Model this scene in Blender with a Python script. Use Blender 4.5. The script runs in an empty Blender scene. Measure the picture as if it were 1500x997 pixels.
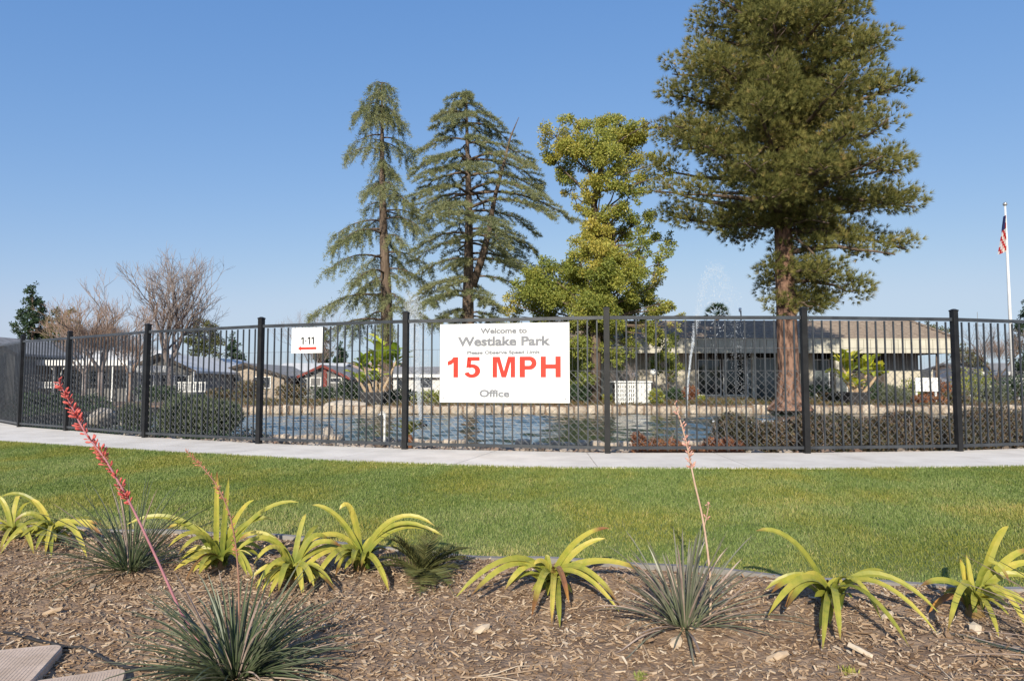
import bpy, bmesh, math, random
import numpy as np
from mathutils import Vector, Matrix
random.seed(7); rng = np.random.default_rng(7)
PI = math.pi
sc = bpy.context.scene
COL = sc.collection

# ------------------------------------------------------------------ camera, world, sun, exposure
CAMZ = 0.83; FPX = 1000.0; PITCH = math.atan(61.5/1000)
cam = bpy.data.cameras.new('camera'); camo = bpy.data.objects.new('camera', cam); COL.objects.link(camo)
cam.lens = 24.0; cam.sensor_width = 36.0; cam.clip_end = 5000; cam.clip_start = 0.05
camo.location = (0, 0, CAMZ); camo.rotation_euler = (PI/2 + PITCH, 0, 0)
sc.camera = camo
SUN_EL = math.radians(27.5); SUN_AZ = math.radians(12)
w = bpy.data.worlds.new('World'); sc.world = w; w.use_nodes = True
wn = w.node_tree.nodes; wl = w.node_tree.links
sky = wn.new('ShaderNodeTexSky'); sky.sky_type = 'NISHITA'; sky.sun_disc = False
sky.sun_elevation = SUN_EL; sky.sun_rotation = PI + SUN_AZ
sky.air_density = 1.0; sky.dust_density = 1.0; sky.ozone_density = 3.6; sky.altitude = 100
sep = wn.new('ShaderNodeSeparateColor'); cmb = wn.new('ShaderNodeCombineColor'); wl.new(sky.outputs[0], sep.inputs[0])
for ch, (gm, ga) in enumerate(((.98, 1.045), (.67, 1.477), (.38, 2.86))):  # one tone curve for the whole sky, like the photograph's
    pwn = wn.new('ShaderNodeMath'); pwn.operation = 'POWER'; pwn.inputs[1].default_value = gm; wl.new(sep.outputs[ch], pwn.inputs[0])
    mu = wn.new('ShaderNodeMath'); mu.operation = 'MULTIPLY'; mu.inputs[1].default_value = ga; wl.new(pwn.outputs[0], mu.inputs[0])
    mn_ = wn.new('ShaderNodeMath'); mn_.operation = 'SMOOTH_MIN'; mn_.inputs[1].default_value = (3.75, 4.75, 5.8)[ch]; mn_.inputs[2].default_value = .9; wl.new(mu.outputs[0], mn_.inputs[0]); wl.new(mn_.outputs[0], cmb.inputs[ch])
wl.new(cmb.outputs[0], wn['Background'].inputs[0])
wn['Background'].inputs[1].default_value = 0.13
sl = bpy.data.lights.new('sun', 'SUN'); so = bpy.data.objects.new('sun', sl); COL.objects.link(so)
sl.energy = 5.0; sl.angle = math.radians(0.53); sl.color = (1.0, 0.92, 0.775)
sdir = Vector((math.sin(SUN_AZ)*math.cos(SUN_EL), math.cos(SUN_AZ)*math.cos(SUN_EL), -math.sin(SUN_EL)))
so.rotation_euler = sdir.to_track_quat('-Z', 'Y').to_euler(); so.location = (0, -20, 20)
sc.view_settings.view_transform = 'Standard'; sc.view_settings.look = 'None'
sc.view_settings.exposure = 0.15; sc.view_settings.gamma = 1.0
sc.cycles.max_bounces = 6; sc.cycles.transparent_max_bounces = 8

# ------------------------------------------------------------------ measuring helpers
def ray(px, py):
    u = (px-750)/FPX; v = (498.5-py)/FPX
    return np.array([u, math.cos(PITCH)-v*math.sin(PITCH), math.sin(PITCH)+v*math.cos(PITCH)])
def pw(px, py, d):
    r = ray(px, py); return np.array([0, 0, CAMZ]) + r*(d/r[1])
def pg(px, py, z=0.0):
    r = ray(px, py); return np.array([0, 0, CAMZ]) + r*((z-CAMZ)/r[2])
def sm(a, b, x):
    t = np.clip((x-a)/(b-a), 0, 1); return t*t*(3-2*t)

# ------------------------------------------------------------------ mesh helpers
class G:
    """collects geometry and links it as ONE mesh object"""
    def __init__(s): s.v = []; s.n = 0; s.fi = []; s.ft = []; s.a = []; s.m = []
    def add(s, V, F, a=0.5, m=0):
        V = np.asarray(V, float).reshape(-1, 3)
        if isinstance(F, np.ndarray): F = [F] if F.ndim == 2 else F
        elif len(F) and not isinstance(F[0], np.ndarray):
            by = {}
            for f in F: by.setdefault(len(f), []).append(f)
            F = [np.array(x) for x in by.values()]
        for f in F:
            if len(f) == 0: continue
            s.fi.append((f + s.n).ravel()); s.ft.append(np.full(len(f), f.shape[1])); s.m.append(np.full(len(f), m))
        s.v.append(V); s.n += len(V)
        s.a.append(np.broadcast_to(np.asarray(a, float), (len(V),)))
        return s
    def mesh(s, name, mats, off=(0, 0, 0), smooth=False):
        me = bpy.data.meshes.new(name)
        V = (np.concatenate(s.v) - np.asarray(off, float)).astype(np.float32)
        fi = np.concatenate(s.fi).astype(np.int32); ft = np.concatenate(s.ft).astype(np.int32)
        me.vertices.add(len(V)); me.vertices.foreach_set('co', V.ravel())
        me.loops.add(len(fi)); me.loops.foreach_set('vertex_index', fi)
        me.polygons.add(len(ft))
        me.polygons.foreach_set('loop_start', np.concatenate([[0], np.cumsum(ft)[:-1]]).astype(np.int32))
        me.polygons.foreach_set('loop_total', ft)
        me.polygons.foreach_set('use_smooth', np.full(len(ft), bool(smooth)))
        for mm in (mats if isinstance(mats, (list, tuple)) else [mats]): me.materials.append(mm)
        me.polygons.foreach_set('material_index', np.concatenate(s.m).astype(np.int32))
        me.update(calc_edges=True)
        at = me.attributes.new('var', 'FLOAT', 'POINT'); at.data.foreach_set('value', np.concatenate(s.a).astype(np.float32))
        return me
WL = {}
def link(o, loc=(0, 0, 0), parent=None):
    COL.objects.link(o); loc = np.asarray(loc, float)
    if parent is not None:
        o.parent = parent; o.location = loc - WL[parent.name]
    else: o.location = loc
    WL[o.name] = loc
    return o
def tag(o, label=None, cat=None, group=None, kind=None):
    if label: o['label'] = label
    if cat: o['category'] = cat
    if group: o['group'] = group
    if kind: o['kind'] = kind
    return o
def thing(name, loc, label, cat, group=None):
    o = bpy.data.objects.new(name, None); o.empty_display_size = 0.2
    link(o, loc); return tag(o, label, cat, group)
def part(name, g, mats, parent, smooth=False, kind=None, label=None, loc=None):
    loc = WL[parent.name] if loc is None else np.asarray(loc, float)
    o = bpy.data.objects.new(name, g.mesh(name, mats, loc, smooth)); link(o, loc, parent)
    return tag(o, label, None, None, kind)
def solo(name, g, mats, loc, label, cat, group=None, smooth=False, kind=None):
    o = bpy.data.objects.new(name, g.mesh(name, mats, loc, smooth)); link(o, loc)
    return tag(o, label, cat, group, kind)
def struct(name, g, mats, smooth=False):
    return solo(name, g, mats, (0, 0, 0), None, None, None, smooth, 'structure')
def inst(name, me, loc, parent, rot=(0, 0, 0), scale=(1, 1, 1)):
    o = bpy.data.objects.new(name, me); link(o, loc, parent); o.rotation_euler = rot; o.scale = scale
    return o

BF = np.array([[0,3,2,1],[4,5,6,7],[0,1,5,4],[1,2,6,5],[2,3,7,6],[3,0,4,7]])
def box(g, c, s, rz=0.0, m=0, a=0.5):
    x, y, z = s[0]/2, s[1]/2, s[2]/2
    V = np.array([[-x,-y,-z],[x,-y,-z],[x,y,-z],[-x,y,-z],[-x,-y,z],[x,-y,z],[x,y,z],[-x,y,z]])
    ca, sa = math.cos(rz), math.sin(rz)
    V = np.stack([V[:,0]*ca-V[:,1]*sa, V[:,0]*sa+V[:,1]*ca, V[:,2]], 1) + np.asarray(c)
    g.add(V, BF, a, m); return g
def beam(g, p, q, wx, wz, m=0, a=0.5):
    """rectangular bar from p to q, wx across, wz high"""
    p = np.asarray(p, float); q = np.asarray(q, float); d = q-p; L = np.linalg.norm(d); d /= L
    up = np.array([0, 0, 1.]) if abs(d[2]) < .95 else np.array([0, 1., 0])
    s = np.cross(d, up); s /= np.linalg.norm(s); u = np.cross(s, d)
    V = []
    for e in (p, q):
        for i, j in ((-1,-1),(1,-1),(1,1),(-1,1)): V.append(e + s*i*wx/2 + u*j*wz/2)
    g.add(V, np.array([[0,1,2,3],[7,6,5,4],[0,4,5,1],[1,5,6,2],[2,6,7,3],[3,7,4,0]]), a, m); return g
def tube(g, pts, rad, n=6, a=0.5, m=0, cap=True):
    P = np.asarray(pts, float); k = len(P); R = np.broadcast_to(np.asarray(rad, float), (k,))
    T = np.gradient(P, axis=0); T /= (np.linalg.norm(T, axis=1, keepdims=True) + 1e-9)
    ref = np.array([0.31, 0.17, 1.0]) if abs(T[:, 2]).mean() < .8 else np.array([1., .2, .1])
    S = np.cross(T, ref); S /= (np.linalg.norm(S, axis=1, keepdims=True)+1e-9); U = np.cross(S, T)
    th = np.arange(n)*2*PI/n
    V = P[:, None, :] + R[:, None, None]*(np.cos(th)[None, :, None]*S[:, None, :] + np.sin(th)[None, :, None]*U[:, None, :])
    i = np.arange(k-1)[:, None]*n; j = np.arange(n)[None, :]; j2 = (j+1) % n
    F = np.stack([i+j, i+j2, i+n+j2, i+n+j], -1).reshape(-1, 4)
    Fs = [F]
    if cap: Fs += [np.arange(n)[::-1][None, :], (np.arange(n)+(k-1)*n)[None, :]]
    g.add(V.reshape(-1, 3), Fs, a, m); return g
def lathe(g, c, prof, n=16, m=0, a=0.5):
    """prof: list of (r, z)"""
    pr = np.array(prof); th = np.arange(n)*2*PI/n
    V = np.stack([pr[:, 0][:, None]*np.cos(th), pr[:, 0][:, None]*np.sin(th), np.broadcast_to(pr[:, 1][:, None], (len(pr), n))], -1)
    k = len(pr); i = np.arange(k-1)[:, None]*n; j = np.arange(n)[None, :]; j2 = (j+1) % n
    F = np.stack([i+j, i+j2, i+n+j2, i+n+j], -1).reshape(-1, 4)
    g.add(V.reshape(-1, 3)+np.asarray(c), [F, np.arange(n)[::-1][None, :], (np.arange(n)+(k-1)*n)[None, :]], a, m); return g
def unit(V): return V/(np.linalg.norm(V, axis=-1, keepdims=True)+1e-9)
def rdir(n): return unit(rng.normal(size=(n, 3)))
def tris(g, P, D, L, W, a, m=0, quad=False):
    """many leaves/needles: base point P, direction D, length L, width W. one triangle (or a diamond) each"""
    n = len(P); L = np.broadcast_to(L, (n,))[:, None]; W = np.broadcast_to(W, (n,))[:, None]
    S = unit(np.cross(D, rdir(n)))
    a = np.broadcast_to(a, (n,))
    if quad:
        V = np.stack([P, P+D*L*.45+S*W/2, P+D*L, P+D*L*.45-S*W/2], 1); F = np.arange(4*n).reshape(n, 4); g.add(V.reshape(-1, 3), F, np.repeat(a, 4), m)
    else:
        V = np.stack([P-S*W/2, P+S*W/2, P+D*L], 1); F = np.arange(3*n).reshape(n, 3); g.add(V.reshape(-1, 3), F, np.repeat(a, 3), m)
def grid(g, X, Y, Z, m=0):
    """X,Y,Z 2-D arrays"""
    ny, nx = X.shape; i = np.arange(ny-1)[:, None]*nx; j = np.arange(nx-1)[None, :]
    F = np.stack([i+j, i+j+1, i+nx+j+1, i+nx+j], -1).reshape(-1, 4)
    g.add(np.stack([X, Y, Z], -1).reshape(-1, 3), F, 0.5, m); return g
_bm = bmesh.new(); bmesh.ops.create_icosphere(_bm, subdivisions=2, radius=1)
ICO_V = np.array([v.co[:] for v in _bm.verts]); ICO_F = np.array([[v.index for v in f.verts] for f in _bm.faces]); _bm.free()
_bm = bmesh.new(); bmesh.ops.create_icosphere(_bm, subdivisions=1, radius=1)
ICS_V = np.array([v.co[:] for v in _bm.verts]); ICS_F = np.array([[v.index for v in f.verts] for f in _bm.faces]); _bm.free()
def bumpy(V, amp, fr, seed=0):
    s = np.zeros(len(V)); r = np.random.default_rng(seed)
    for k in range(5):
        d = r.normal(size=3)*fr*(1+k*.5); s += np.sin(V@d + r.uniform(0, 6))/(1+k*.4)
    return s*amp
def rock(g, c, s, seed, a=0.5, m=0, hi=True):
    V = (ICO_V if hi else ICS_V).copy(); F = ICO_F if hi else ICS_F
    V = V*(1+bumpy(V, .09, 1.6, seed))[:, None]; r = np.random.default_rng(seed)
    for k in range(4):
        n = unit(r.normal(size=3)); d = V@n; V = V - np.maximum(d-.72, 0)[:, None]*n*.9
    t = r.uniform(0, 6.28); ca, sa = math.cos(t), math.sin(t)
    V = V@np.array([[ca, sa, 0], [-sa, ca, 0], [0, 0, 1]])
    g.add(V*np.asarray(s)+np.asarray(c), F, a, m)

# ------------------------------------------------------------------ materials
def newmat(name):
    m = bpy.data.materials.new(name); m.use_nodes = True
    nt = m.node_tree; return m, nt, nt.nodes, nt.links, nt.nodes['Principled BSDF']
def ramp(nodes, links, src, cols):
    r = nodes.new('ShaderNodeValToRGB'); e = r.color_ramp.elements
    for i, (p, c) in enumerate(cols):
        if i < 2: el = e[i]; el.position = p
        else: el = e.new(p)
        el.color = (*c, 1)
    links.new(src, r.inputs[0]); return r.outputs[0]
def noise(nodes, links, scale, detail=4, vec=None, rough=.55, stretch=None):
    n = nodes.new('ShaderNodeTexNoise'); n.inputs['Scale'].default_value = scale; n.inputs['Detail'].default_value = detail
    n.inputs['Roughness'].default_value = rough
    if vec is None:
        ge = nodes.new('ShaderNodeNewGeometry'); vec = ge.outputs['Position']
    if stretch:
        mp = nodes.new('ShaderNodeMapping'); mp.inputs['Scale'].default_value = stretch; links.new(vec, mp.inputs[0]); vec = mp.outputs[0]
    links.new(vec, n.inputs['Vector']); return n.outputs['Fac']
def mix(nodes, links, f, a, b, mode='MIX'):
    m = nodes.new('ShaderNodeMix'); m.data_type = 'RGBA'; m.blend_type = mode
    for inp, val in ((m.inputs[0], f), (m.inputs[6], a), (m.inputs[7], b)):
        if hasattr(val, 'node'): links.new(val, inp)
        elif isinstance(val, (int, float)): inp.default_value = val
        else: inp.default_value = (*val, 1)
    return m.outputs[2]
def solid(name, c1, c2=None, sc_=6, rough=.7, bump=0.0, bsc=40, stretch=None, rnd=0.0, metal=0, detail=4, spec=.3, lo=.35, hi=.65):
    m, nt, N, L, b = newmat(name)
    c2 = c2 or c1
    col = ramp(N, L, noise(N, L, sc_, detail, stretch=stretch), [(lo, c1), (hi, c2)])
    if rnd:
        oi = N.new('ShaderNodeObjectInfo'); mr = N.new('ShaderNodeMapRange'); L.new(oi.outputs['Random'], mr.inputs[0])
        mr.inputs[3].default_value = 1-rnd; mr.inputs[4].default_value = 1+rnd
        hs = N.new('ShaderNodeHueSaturation'); L.new(mr.outputs[0], hs.inputs['Value']); L.new(col, hs.inputs['Color']); col = hs.outputs[0]
    L.new(col, b.inputs['Base Color']); b.inputs['Roughness'].default_value = rough; b.inputs['Metallic'].default_value = metal
    b.inputs['Specular IOR Level'].default_value = spec
    if bump:
        bp = N.new('ShaderNodeBump'); bp.inputs['Strength'].default_value = 1.0; bp.inputs['Distance'].default_value = bump
        L.new(noise(N, L, bsc, 5, stretch=stretch), bp.inputs['Height']); L.new(bp.outputs[0], b.inputs['Normal'])
    return m
def leafmat(name, cols, trans=.3, rough=.6, spec=.2, patch=None):
    """colour from the per-leaf random attribute"""
    m, nt, N, L, b = newmat(name)
    at = N.new('ShaderNodeAttribute'); at.attribute_name = 'var'
    k = len(cols)
    c = ramp(N, L, at.outputs['Fac'], [(i/(k-1), q) for i, q in enumerate(cols)])
    if patch:
        f = ramp(N, L, noise(N, L, patch[0], 3), [(.42, (0, 0, 0)), (.62, (1, 1, 1))])
        c = mix(N, L, f, c, mix(N, L, 1.0, c, patch[1], 'MULTIPLY'))
    L.new(c, b.inputs['Base Color']); b.inputs['Roughness'].default_value = rough; b.inputs['Specular IOR Level'].default_value = spec
    if trans:
        t = N.new('ShaderNodeBsdfTranslucent'); L.new(c, t.inputs[0]); ms = N.new('ShaderNodeMixShader'); ms.inputs[0].default_value = trans
        L.new(b.outputs[0], ms.inputs[1]); L.new(t.outputs[0], ms.inputs[2]); L.new(ms.outputs[0], N['Material Output'].inputs['Surface'])
    return m
M = {}
M['fence'] = solid('fence_paint', (.010, .010, .011), (.018, .018, .019), 9, .5, .0004, 120, spec=.3)
M['wire'] = solid('wire', (.13, .13, .135), (.19, .19, .19), 20, .4, spec=.5)
M['bar'] = solid('fence_bar', (.028, .031, .036), (.050, .055, .062), 7, .34, .0003, 90, spec=.6)
M['sign'] = solid('sign_white', (.80, .80, .79), (.84, .84, .83), 2, .5)
M['red'] = solid('sign_red', (.72, .035, .02), (.75, .045, .025), 3, .5)
M['grey'] = solid('sign_grey', (.20, .205, .225), (.23, .235, .255), 3, .5)
M['black'] = solid('ink_black', (.03, .03, .03), None, 3, .5)
M['line'] = solid('sign_line', (.5, .5, .5), None, 3, .5)
M['white'] = solid('white_paint', (.70, .70, .68), (.78, .78, .76), 5, .55)
M['concrete'] = solid('concrete', (.64, .58, .505), (.78, .715, .63), 2.2, .88, .0015, 180, rnd=.05, detail=10, lo=.3, hi=.6)
M['dirt'] = solid('dirt', (.13, .085, .055), (.24, .17, .12), 1.2, .95, .03, 14, detail=8)
M['earth'] = solid('earth', (.20, .14, .10), (.33, .25, .19), 3, .95, .02, 30, detail=8)
M['bark'] = solid('pine_bark', (.065, .036, .027), (.29, .17, .12), 8, .95, .09, 8, stretch=(1, 1, .3), detail=8, lo=.40, hi=.60)
M['cbark'] = solid('grey_bark', (.085, .060, .045), (.19, .14, .105), 8, .9, .02, 14, stretch=(1, 1, .3))
M['twig'] = solid('twig', (.16, .125, .115), (.30, .25, .23), 3, .9)
M['twig_red'] = solid('twig_red', (.22, .145, .11), (.32, .23, .18), 3, .9)
M['stone'] = solid('stone', (.34, .27, .205), (.52, .44, .35), 5, .9, .02, 14, rnd=.16, detail=8)
M['boulder'] = solid('boulder', (.30, .26, .22), (.50, .44, .37), 3, .9, .03, 8, rnd=.1, detail=8)
M['gravel'] = leafmat('gravel', [(.13, .10, .08), (.30, .24, .19), (.46, .40, .34), (.22, .14, .10)], 0, .9)
M['plastic'] = solid('planter', (.022, .021, .023), (.045, .042, .042), 6, .6, .002, 30)
M['paver'] = solid('paver', (.52, .39, .29), (.64, .49, .38), 9, .9, .002, 90, rnd=.03)
M['edging'] = solid('edging', (.19, .175, .16), (.30, .28, .26), 7, .75, .002, 30)
M['glass'] = solid('window_glass', (.012, .016, .018), (.03, .036, .04), 1, .06, spec=.6)
M['glass_grey'] = solid('window_glass_grey', (.07, .085, .09), (.13, .15, .155), .8, .15, spec=.6)
M['stucco'] = solid('stucco', (.50, .45, .36), (.58, .53, .43), 2, .9, .004, 60)
M['fascia'] = solid('fascia', (.50, .47, .385), (.57, .54, .45), 2, .8, .003, 30, rnd=.04)
M['trim'] = solid('trim_dark', (.055, .045, .04), (.09, .075, .065), 4, .8)
M['roof'] = solid('shingle', (.20, .155, .12), (.33, .265, .205), 5, .95, .03, 9, stretch=(1, 3, 3), rnd=.08, detail=8)
M['roof_w'] = solid('roof_white', (.58, .57, .55), (.68, .67, .65), 1, .7)
M['roof_g'] = solid('roof_grey', (.22, .21, .20), (.32, .31, .30), 2, .9)
M['roof_t'] = solid('roof_tan', (.42, .29, .22), (.52, .37, .29), 2, .9)
M['hw_grey'] = solid('siding_grey', (.16, .155, .15), (.22, .215, .21), 1, .8)
M['hw_tan'] = solid('siding_tan', (.34, .28, .22), (.44, .37, .30), 1, .8)
M['redtrim'] = solid('red_trim', (.17, .035, .028), (.21, .045, .035), 2, .7)
M['car'] = solid('car_paint', (.55, .56, .58), None, 2, .3, spec=.6)
M['bluegrey'] = solid('dark_window', (.03, .035, .045), None, 2, .25)
M['steel'] = solid('pole_white', (.66, .67, .68), (.74, .75, .76), 2, .4)
M['ball'] = solid('ball', (.5, .5, .48), None, 2, .2, metal=.6)
M['flag_r'] = solid('flag_red', (.50, .03, .03), None, 2, .8); M['flag_w'] = solid('flag_white', (.7, .68, .66), None, 2, .8); M['flag_b'] = solid('flag_blue', (.03, .04, .14), None, 2, .8)
# strap leaf: green-yellow with brown tips driven by attribute (1 = tip)
def strapmat(name, base, mid, tip, brown):
    m, nt, N, L, b = newmat(name)
    at = N.new('ShaderNodeAttribute'); at.attribute_name = 'var'
    c = ramp(N, L, at.outputs['Fac'], [(0, base), (.35, mid), (.86, tip), (.985, brown)])
    f = ramp(N, L, noise(N, L, 22, 4, stretch=(1, 1, 1)), [(.4, (0, 0, 0)), (.7, (1, 1, 1))])
    c = mix(N, L, f, c, mix(N, L, 1.0, c, (.72, .86, .7), 'MULTIPLY'))
    oi = N.new('ShaderNodeObjectInfo'); mr = N.new('ShaderNodeMapRange'); L.new(oi.outputs['Random'], mr.inputs[0])
    mr.inputs[3].default_value = .58; mr.inputs[4].default_value = 1.15
    mr2 = N.new('ShaderNodeMapRange'); L.new(oi.outputs['Random'], mr2.inputs[0]); mr2.inputs[3].default_value = .525; mr2.inputs[4].default_value = .49
    hs = N.new('ShaderNodeHueSaturation'); L.new(mr.outputs[0], hs.inputs['Value']); L.new(mr2.outputs[0], hs.inputs['Hue']); L.new(c, hs.inputs['Color']); c = hs.outputs[0]
    L.new(c, b.inputs['Base Color']); b.inputs['Roughness'].default_value = .42; b.inputs['Specular IOR Level'].default_value = .4
    t = N.new('ShaderNodeBsdfTranslucent'); L.new(c, t.inputs[0]); ms = N.new('ShaderNodeMixShader'); ms.inputs[0].default_value = .22
    L.new(b.outputs[0], ms.inputs[1]); L.new(t.outputs[0], ms.inputs[2]); L.new(ms.outputs[0], N['Material Output'].inputs['Surface'])
    return m
M['strap'] = strapmat('strap_leaf', (.20, .24, .05), (.43, .385, .065), (.60, .49, .095), (.30, .13, .05))
M['strap_brown'] = strapmat('strap_leaf_brown', (.30, .26, .06), (.34, .20, .07), (.26, .12, .06), (.45, .22, .05))
M['yucca'] = strapmat('red_yucca_leaf', (.13, .16, .075), (.17, .195, .115), (.25, .25, .18), (.36, .30, .25))
M['yucca_grey'] = strapmat('yucca_leaf_grey', (.21, .225, .13), (.26, .25, .185), (.34, .30, .25), (.42, .34, .29))
M['dry'] = solid('dry_leaf', (.30, .22, .18), (.44, .35, .29), 14, .8)
M['banana'] = strapmat('banana_leaf', (.28, .34, .05), (.42, .50, .06), (.62, .58, .07), (.50, .34, .09))
M['banana_y'] = strapmat('banana_leaf_yellow', (.42, .42, .05), (.60, .58, .06), (.72, .62, .06), (.55, .38, .10))
M['bstem'] = solid('banana_stem', (.36, .24, .15), (.50, .38, .24), 6, .8)
M['stalk'] = solid('stalk_pink', (.36, .15, .17), (.45, .20, .22), 14, .6)
M['stalk_tan'] = solid('stalk_tan', (.50, .32, .22), (.60, .44, .33), 20, .7)
M['stalk_brown'] = solid('stalk_brown', (.26, .13, .09), (.36, .20, .14), 20, .7)
M['coral'] = solid('coral_flower', (.50, .07, .065), (.66, .16, .13), 60, .5)
M['rust'] = solid('rust_flower', (.50, .16, .09), (.62, .28, .17), 60, .6)
M['pink'] = solid('faded_flower', (.52, .22, .19), (.68, .42, .32), 60, .6)
M['pine'] = leafmat('pine_needles', [(.085, .10, .032), (.22, .225, .068), (.38, .34, .11), (.50, .37, .15)], .3)
M['cedar'] = leafmat('cedar_needles', [(.12, .15, .085), (.22, .25, .125), (.34, .345, .16), (.46, .41, .20)], .35)
M['camphor'] = leafmat('camphor_leaves', [(.13, .17, .04), (.24, .29, .065), (.42, .42, .09), (.64, .52, .12)], .4, .5, .3)
M['dark_leaf'] = leafmat('dark_leaves', [(.022, .045, .022), (.05, .085, .04), (.085, .12, .06)], .2)
M['olive_leaf'] = leafmat('olive_leaves', [(.07, .085, .03), (.13, .14, .05), (.20, .17, .07)], .3)
M['juniper'] = leafmat('juniper', [(.06, .085, .045), (.12, .155, .08), (.20, .23, .12)], .2)
M['hedge'] = leafmat('hedge_leaves', [(.05, .055, .030), (.11, .105, .055), (.19, .12, .08), (.24, .20, .11)], .2)
M['rusty'] = leafmat('rusty_leaves', [(.14, .05, .03), (.26, .11, .06), (.36, .17, .09), (.20, .13, .06)], .3)
M['greyshrub'] = leafmat('grey_green_leaves', [(.09, .11, .06), (.15, .17, .10), (.22, .23, .15)], .25)
M['cover'] = leafmat('ground_cover', [(.05, .07, .025), (.11, .12, .05), (.22, .13, .07), (.17, .17, .07)], .25)
M['grass'] = leafmat('grass_blades', [(.13, .195, .04), (.245, .315, .09), (.385, .42, .155), (.66, .56, .31)], .35, .5, .3, patch=(1.1, (1.22, 1.0, .75)))
M['chip'] = leafmat('mulch_chips', [(.15, .09, .052), (.33, .22, .135), (.47, .345, .23), (.66, .555, .42)], 0, .9)
M['lawn'] = solid('lawn_soil', (.10, .15, .035), (.19, .20, .07), 6, .95, .01, 60)
M["mulch"] = solid("mulch", (.19, .12, .075), (.36, .25, .165), 9, .95, .02, 45, detail=10)
M['droplet'] = solid('water_drops', (.72, .76, .80), None, 2, .15, spec=.8)
# water
m, nt, N, L, b = newmat('pond_water')
b.inputs['Base Color'].default_value = (.030, .050, .042, 1); b.inputs['Roughness'].default_value = .05; b.inputs['IOR'].default_value = 1.33
n1 = noise(N, L, 2.6, 5, stretch=(.8, 1.5, 1)); n2 = noise(N, L, 9, 3, stretch=(.7, 1.6, 1))
ad = N.new('ShaderNodeMath'); ad.operation = 'MULTIPLY_ADD'; L.new(n2, ad.inputs[0]); ad.inputs[1].default_value = .3; L.new(n1, ad.inputs[2])
bp = N.new('ShaderNodeBump'); bp.inputs['Strength'].default_value = 1; bp.inputs['Distance'].default_value = .010
L.new(ad.outputs[0], bp.inputs['Height']); L.new(bp.outputs[0], b.inputs['Normal']); M['water'] = m

# ------------------------------------------------------------------ ground, walk, lawn, bed
WX = np.array([-16, -12, -9.3, -7.3, -4.15, -1.84, 0.2, 2.9, 5.1, 7.5, 10, 14])
WY = np.array([19.0, 14.0, 11.3, 9.76, 8.30, 7.33, 6.75, 6.66, 6.86, 7.6, 8.7, 11.0])
BX = np.array([-16, -7, -3.95, -1.31, -.13, 1.18, 2.6, 4.5, 9, 14]); BY = np.array([9, 6.2, 5.27, 4.72, 4.25, 3.95, 3.60, 3.35, 3.1, 3.0])
POSTS = [pg(28, 625), pg(97, 630.5), pg(212, 640.5), pg(379, 649.5), pg(593, 657.5), pg(890, 663.5), pg(1182, 663.5), pg(1405, 660.5)]
POSTS = [np.array([-15.3, 20.6, 0]), np.array([-13.6, 17.5, 0]), np.array([-11.6, 15.1, 0])] + POSTS + [np.array([7.55, 8.95, 0]), np.array([9.4, 10.3, 0]), np.array([11, 12, 0])]
FX = np.array([-17] + [p[0] for p in POSTS] + [14]); FY = np.array([23] + [p[1] for p in POSTS] + [14.5])
def smi(xs, ys):
    """smooth interpolation of a plan line"""
    xd = np.linspace(xs[0], xs[-1], 600); yd = np.interp(xd, xs, ys); k = np.hanning(27); k /= k.sum()
    yp = np.convolve(np.pad(yd, 13, mode='edge'), k, 'valid'); return lambda x: np.interp(x, xd, yp)
yw = smi(WX, WY); yb = smi(BX, BY); yf = lambda x: np.interp(x, FX, FY)
def zfront(x, y):
    """lawn and bed height"""
    u = np.clip((yw(x)-y)/(yw(x)-yb(x)), 0, 1)
    bed = np.clip(yb(x)-y, 0, 3)
    return -.004-.246*u - .035*bed
def mound(x, y):
    bed = np.clip((yb(x)-y)/.4, 0, 1)
    P = np.stack([x, y, 0*x], -1).reshape(-1, 3)
    return (bumpy(P, .010, 2.2, 3) + bumpy(P, .004, 9, 5)).reshape(np.shape(x))*bed
def zbed(x, y): return zfront(x, y) + mound(np.asarray(x, float), np.asarray(y, float))
NX = np.array([-12, -4.8, -3.0, -1.1, 0, 1.3, 3, 6, 9, 13, 20]); NY = np.array([14.5, 12.9, 12.3, 11.7, 11.3, 11.25, 11.4, 12, 13, 15, 18.5])
yn = lambda x: np.interp(x, NX, NY)
FARY = 24.75
def hground(x, y):
    f = yf(x); n = yn(x)
    z = zfront(x, y) - .07
    t = np.clip((y-f)/(n-f), 0, 1); shore = -.035 - .20*t
    z = np.where(y > f-.02, shore, z); z = np.where(y < yb(x), z-.12, z)
    z = np.where((y > f-1.6) & (y <= f-.02), -.12, z)
    inp = (y > n) & (y < FARY) & (x > -12.5) & (x < 20.5); z = np.where(inp, -1.0, z)
    z = np.where((y > f) & ~inp & ((x <= -12.5) | (x >= 20.5)), -.05, z)
    far = 0.0 - .95*sm(30, 40, y)*sm(4, -2, x) + .0*x
    z = np.where(y >= FARY, far, z)
    return z
xs = np.concatenate([np.linspace(-900, -60, 12), np.linspace(-50, -16, 14), np.arange(-15, 22, .4), np.linspace(23, 60, 14), np.linspace(80, 900, 12)])
ys = np.concatenate([np.linspace(-300, -12, 8), np.linspace(-8, 2, 8), np.arange(2.5, 8, .4), np.arange(8, 15.4, .14), np.arange(15.6, 24.5, .6), [24.74, 24.80], np.arange(25.2, 42, .8), np.linspace(44, 120, 16), np.linspace(160, 1500, 8)])
X, Y = np.meshgrid(xs, ys); g = G(); grid(g, X, Y, hground(X, Y)); struct('ground', g, M['dirt'])
X, Y = np.meshgrid(np.arange(-13.5, 21.6, .075), np.arange(10, 24.98, .075)); Zw = np.zeros_like(X); rw = np.random.default_rng(4)
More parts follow.
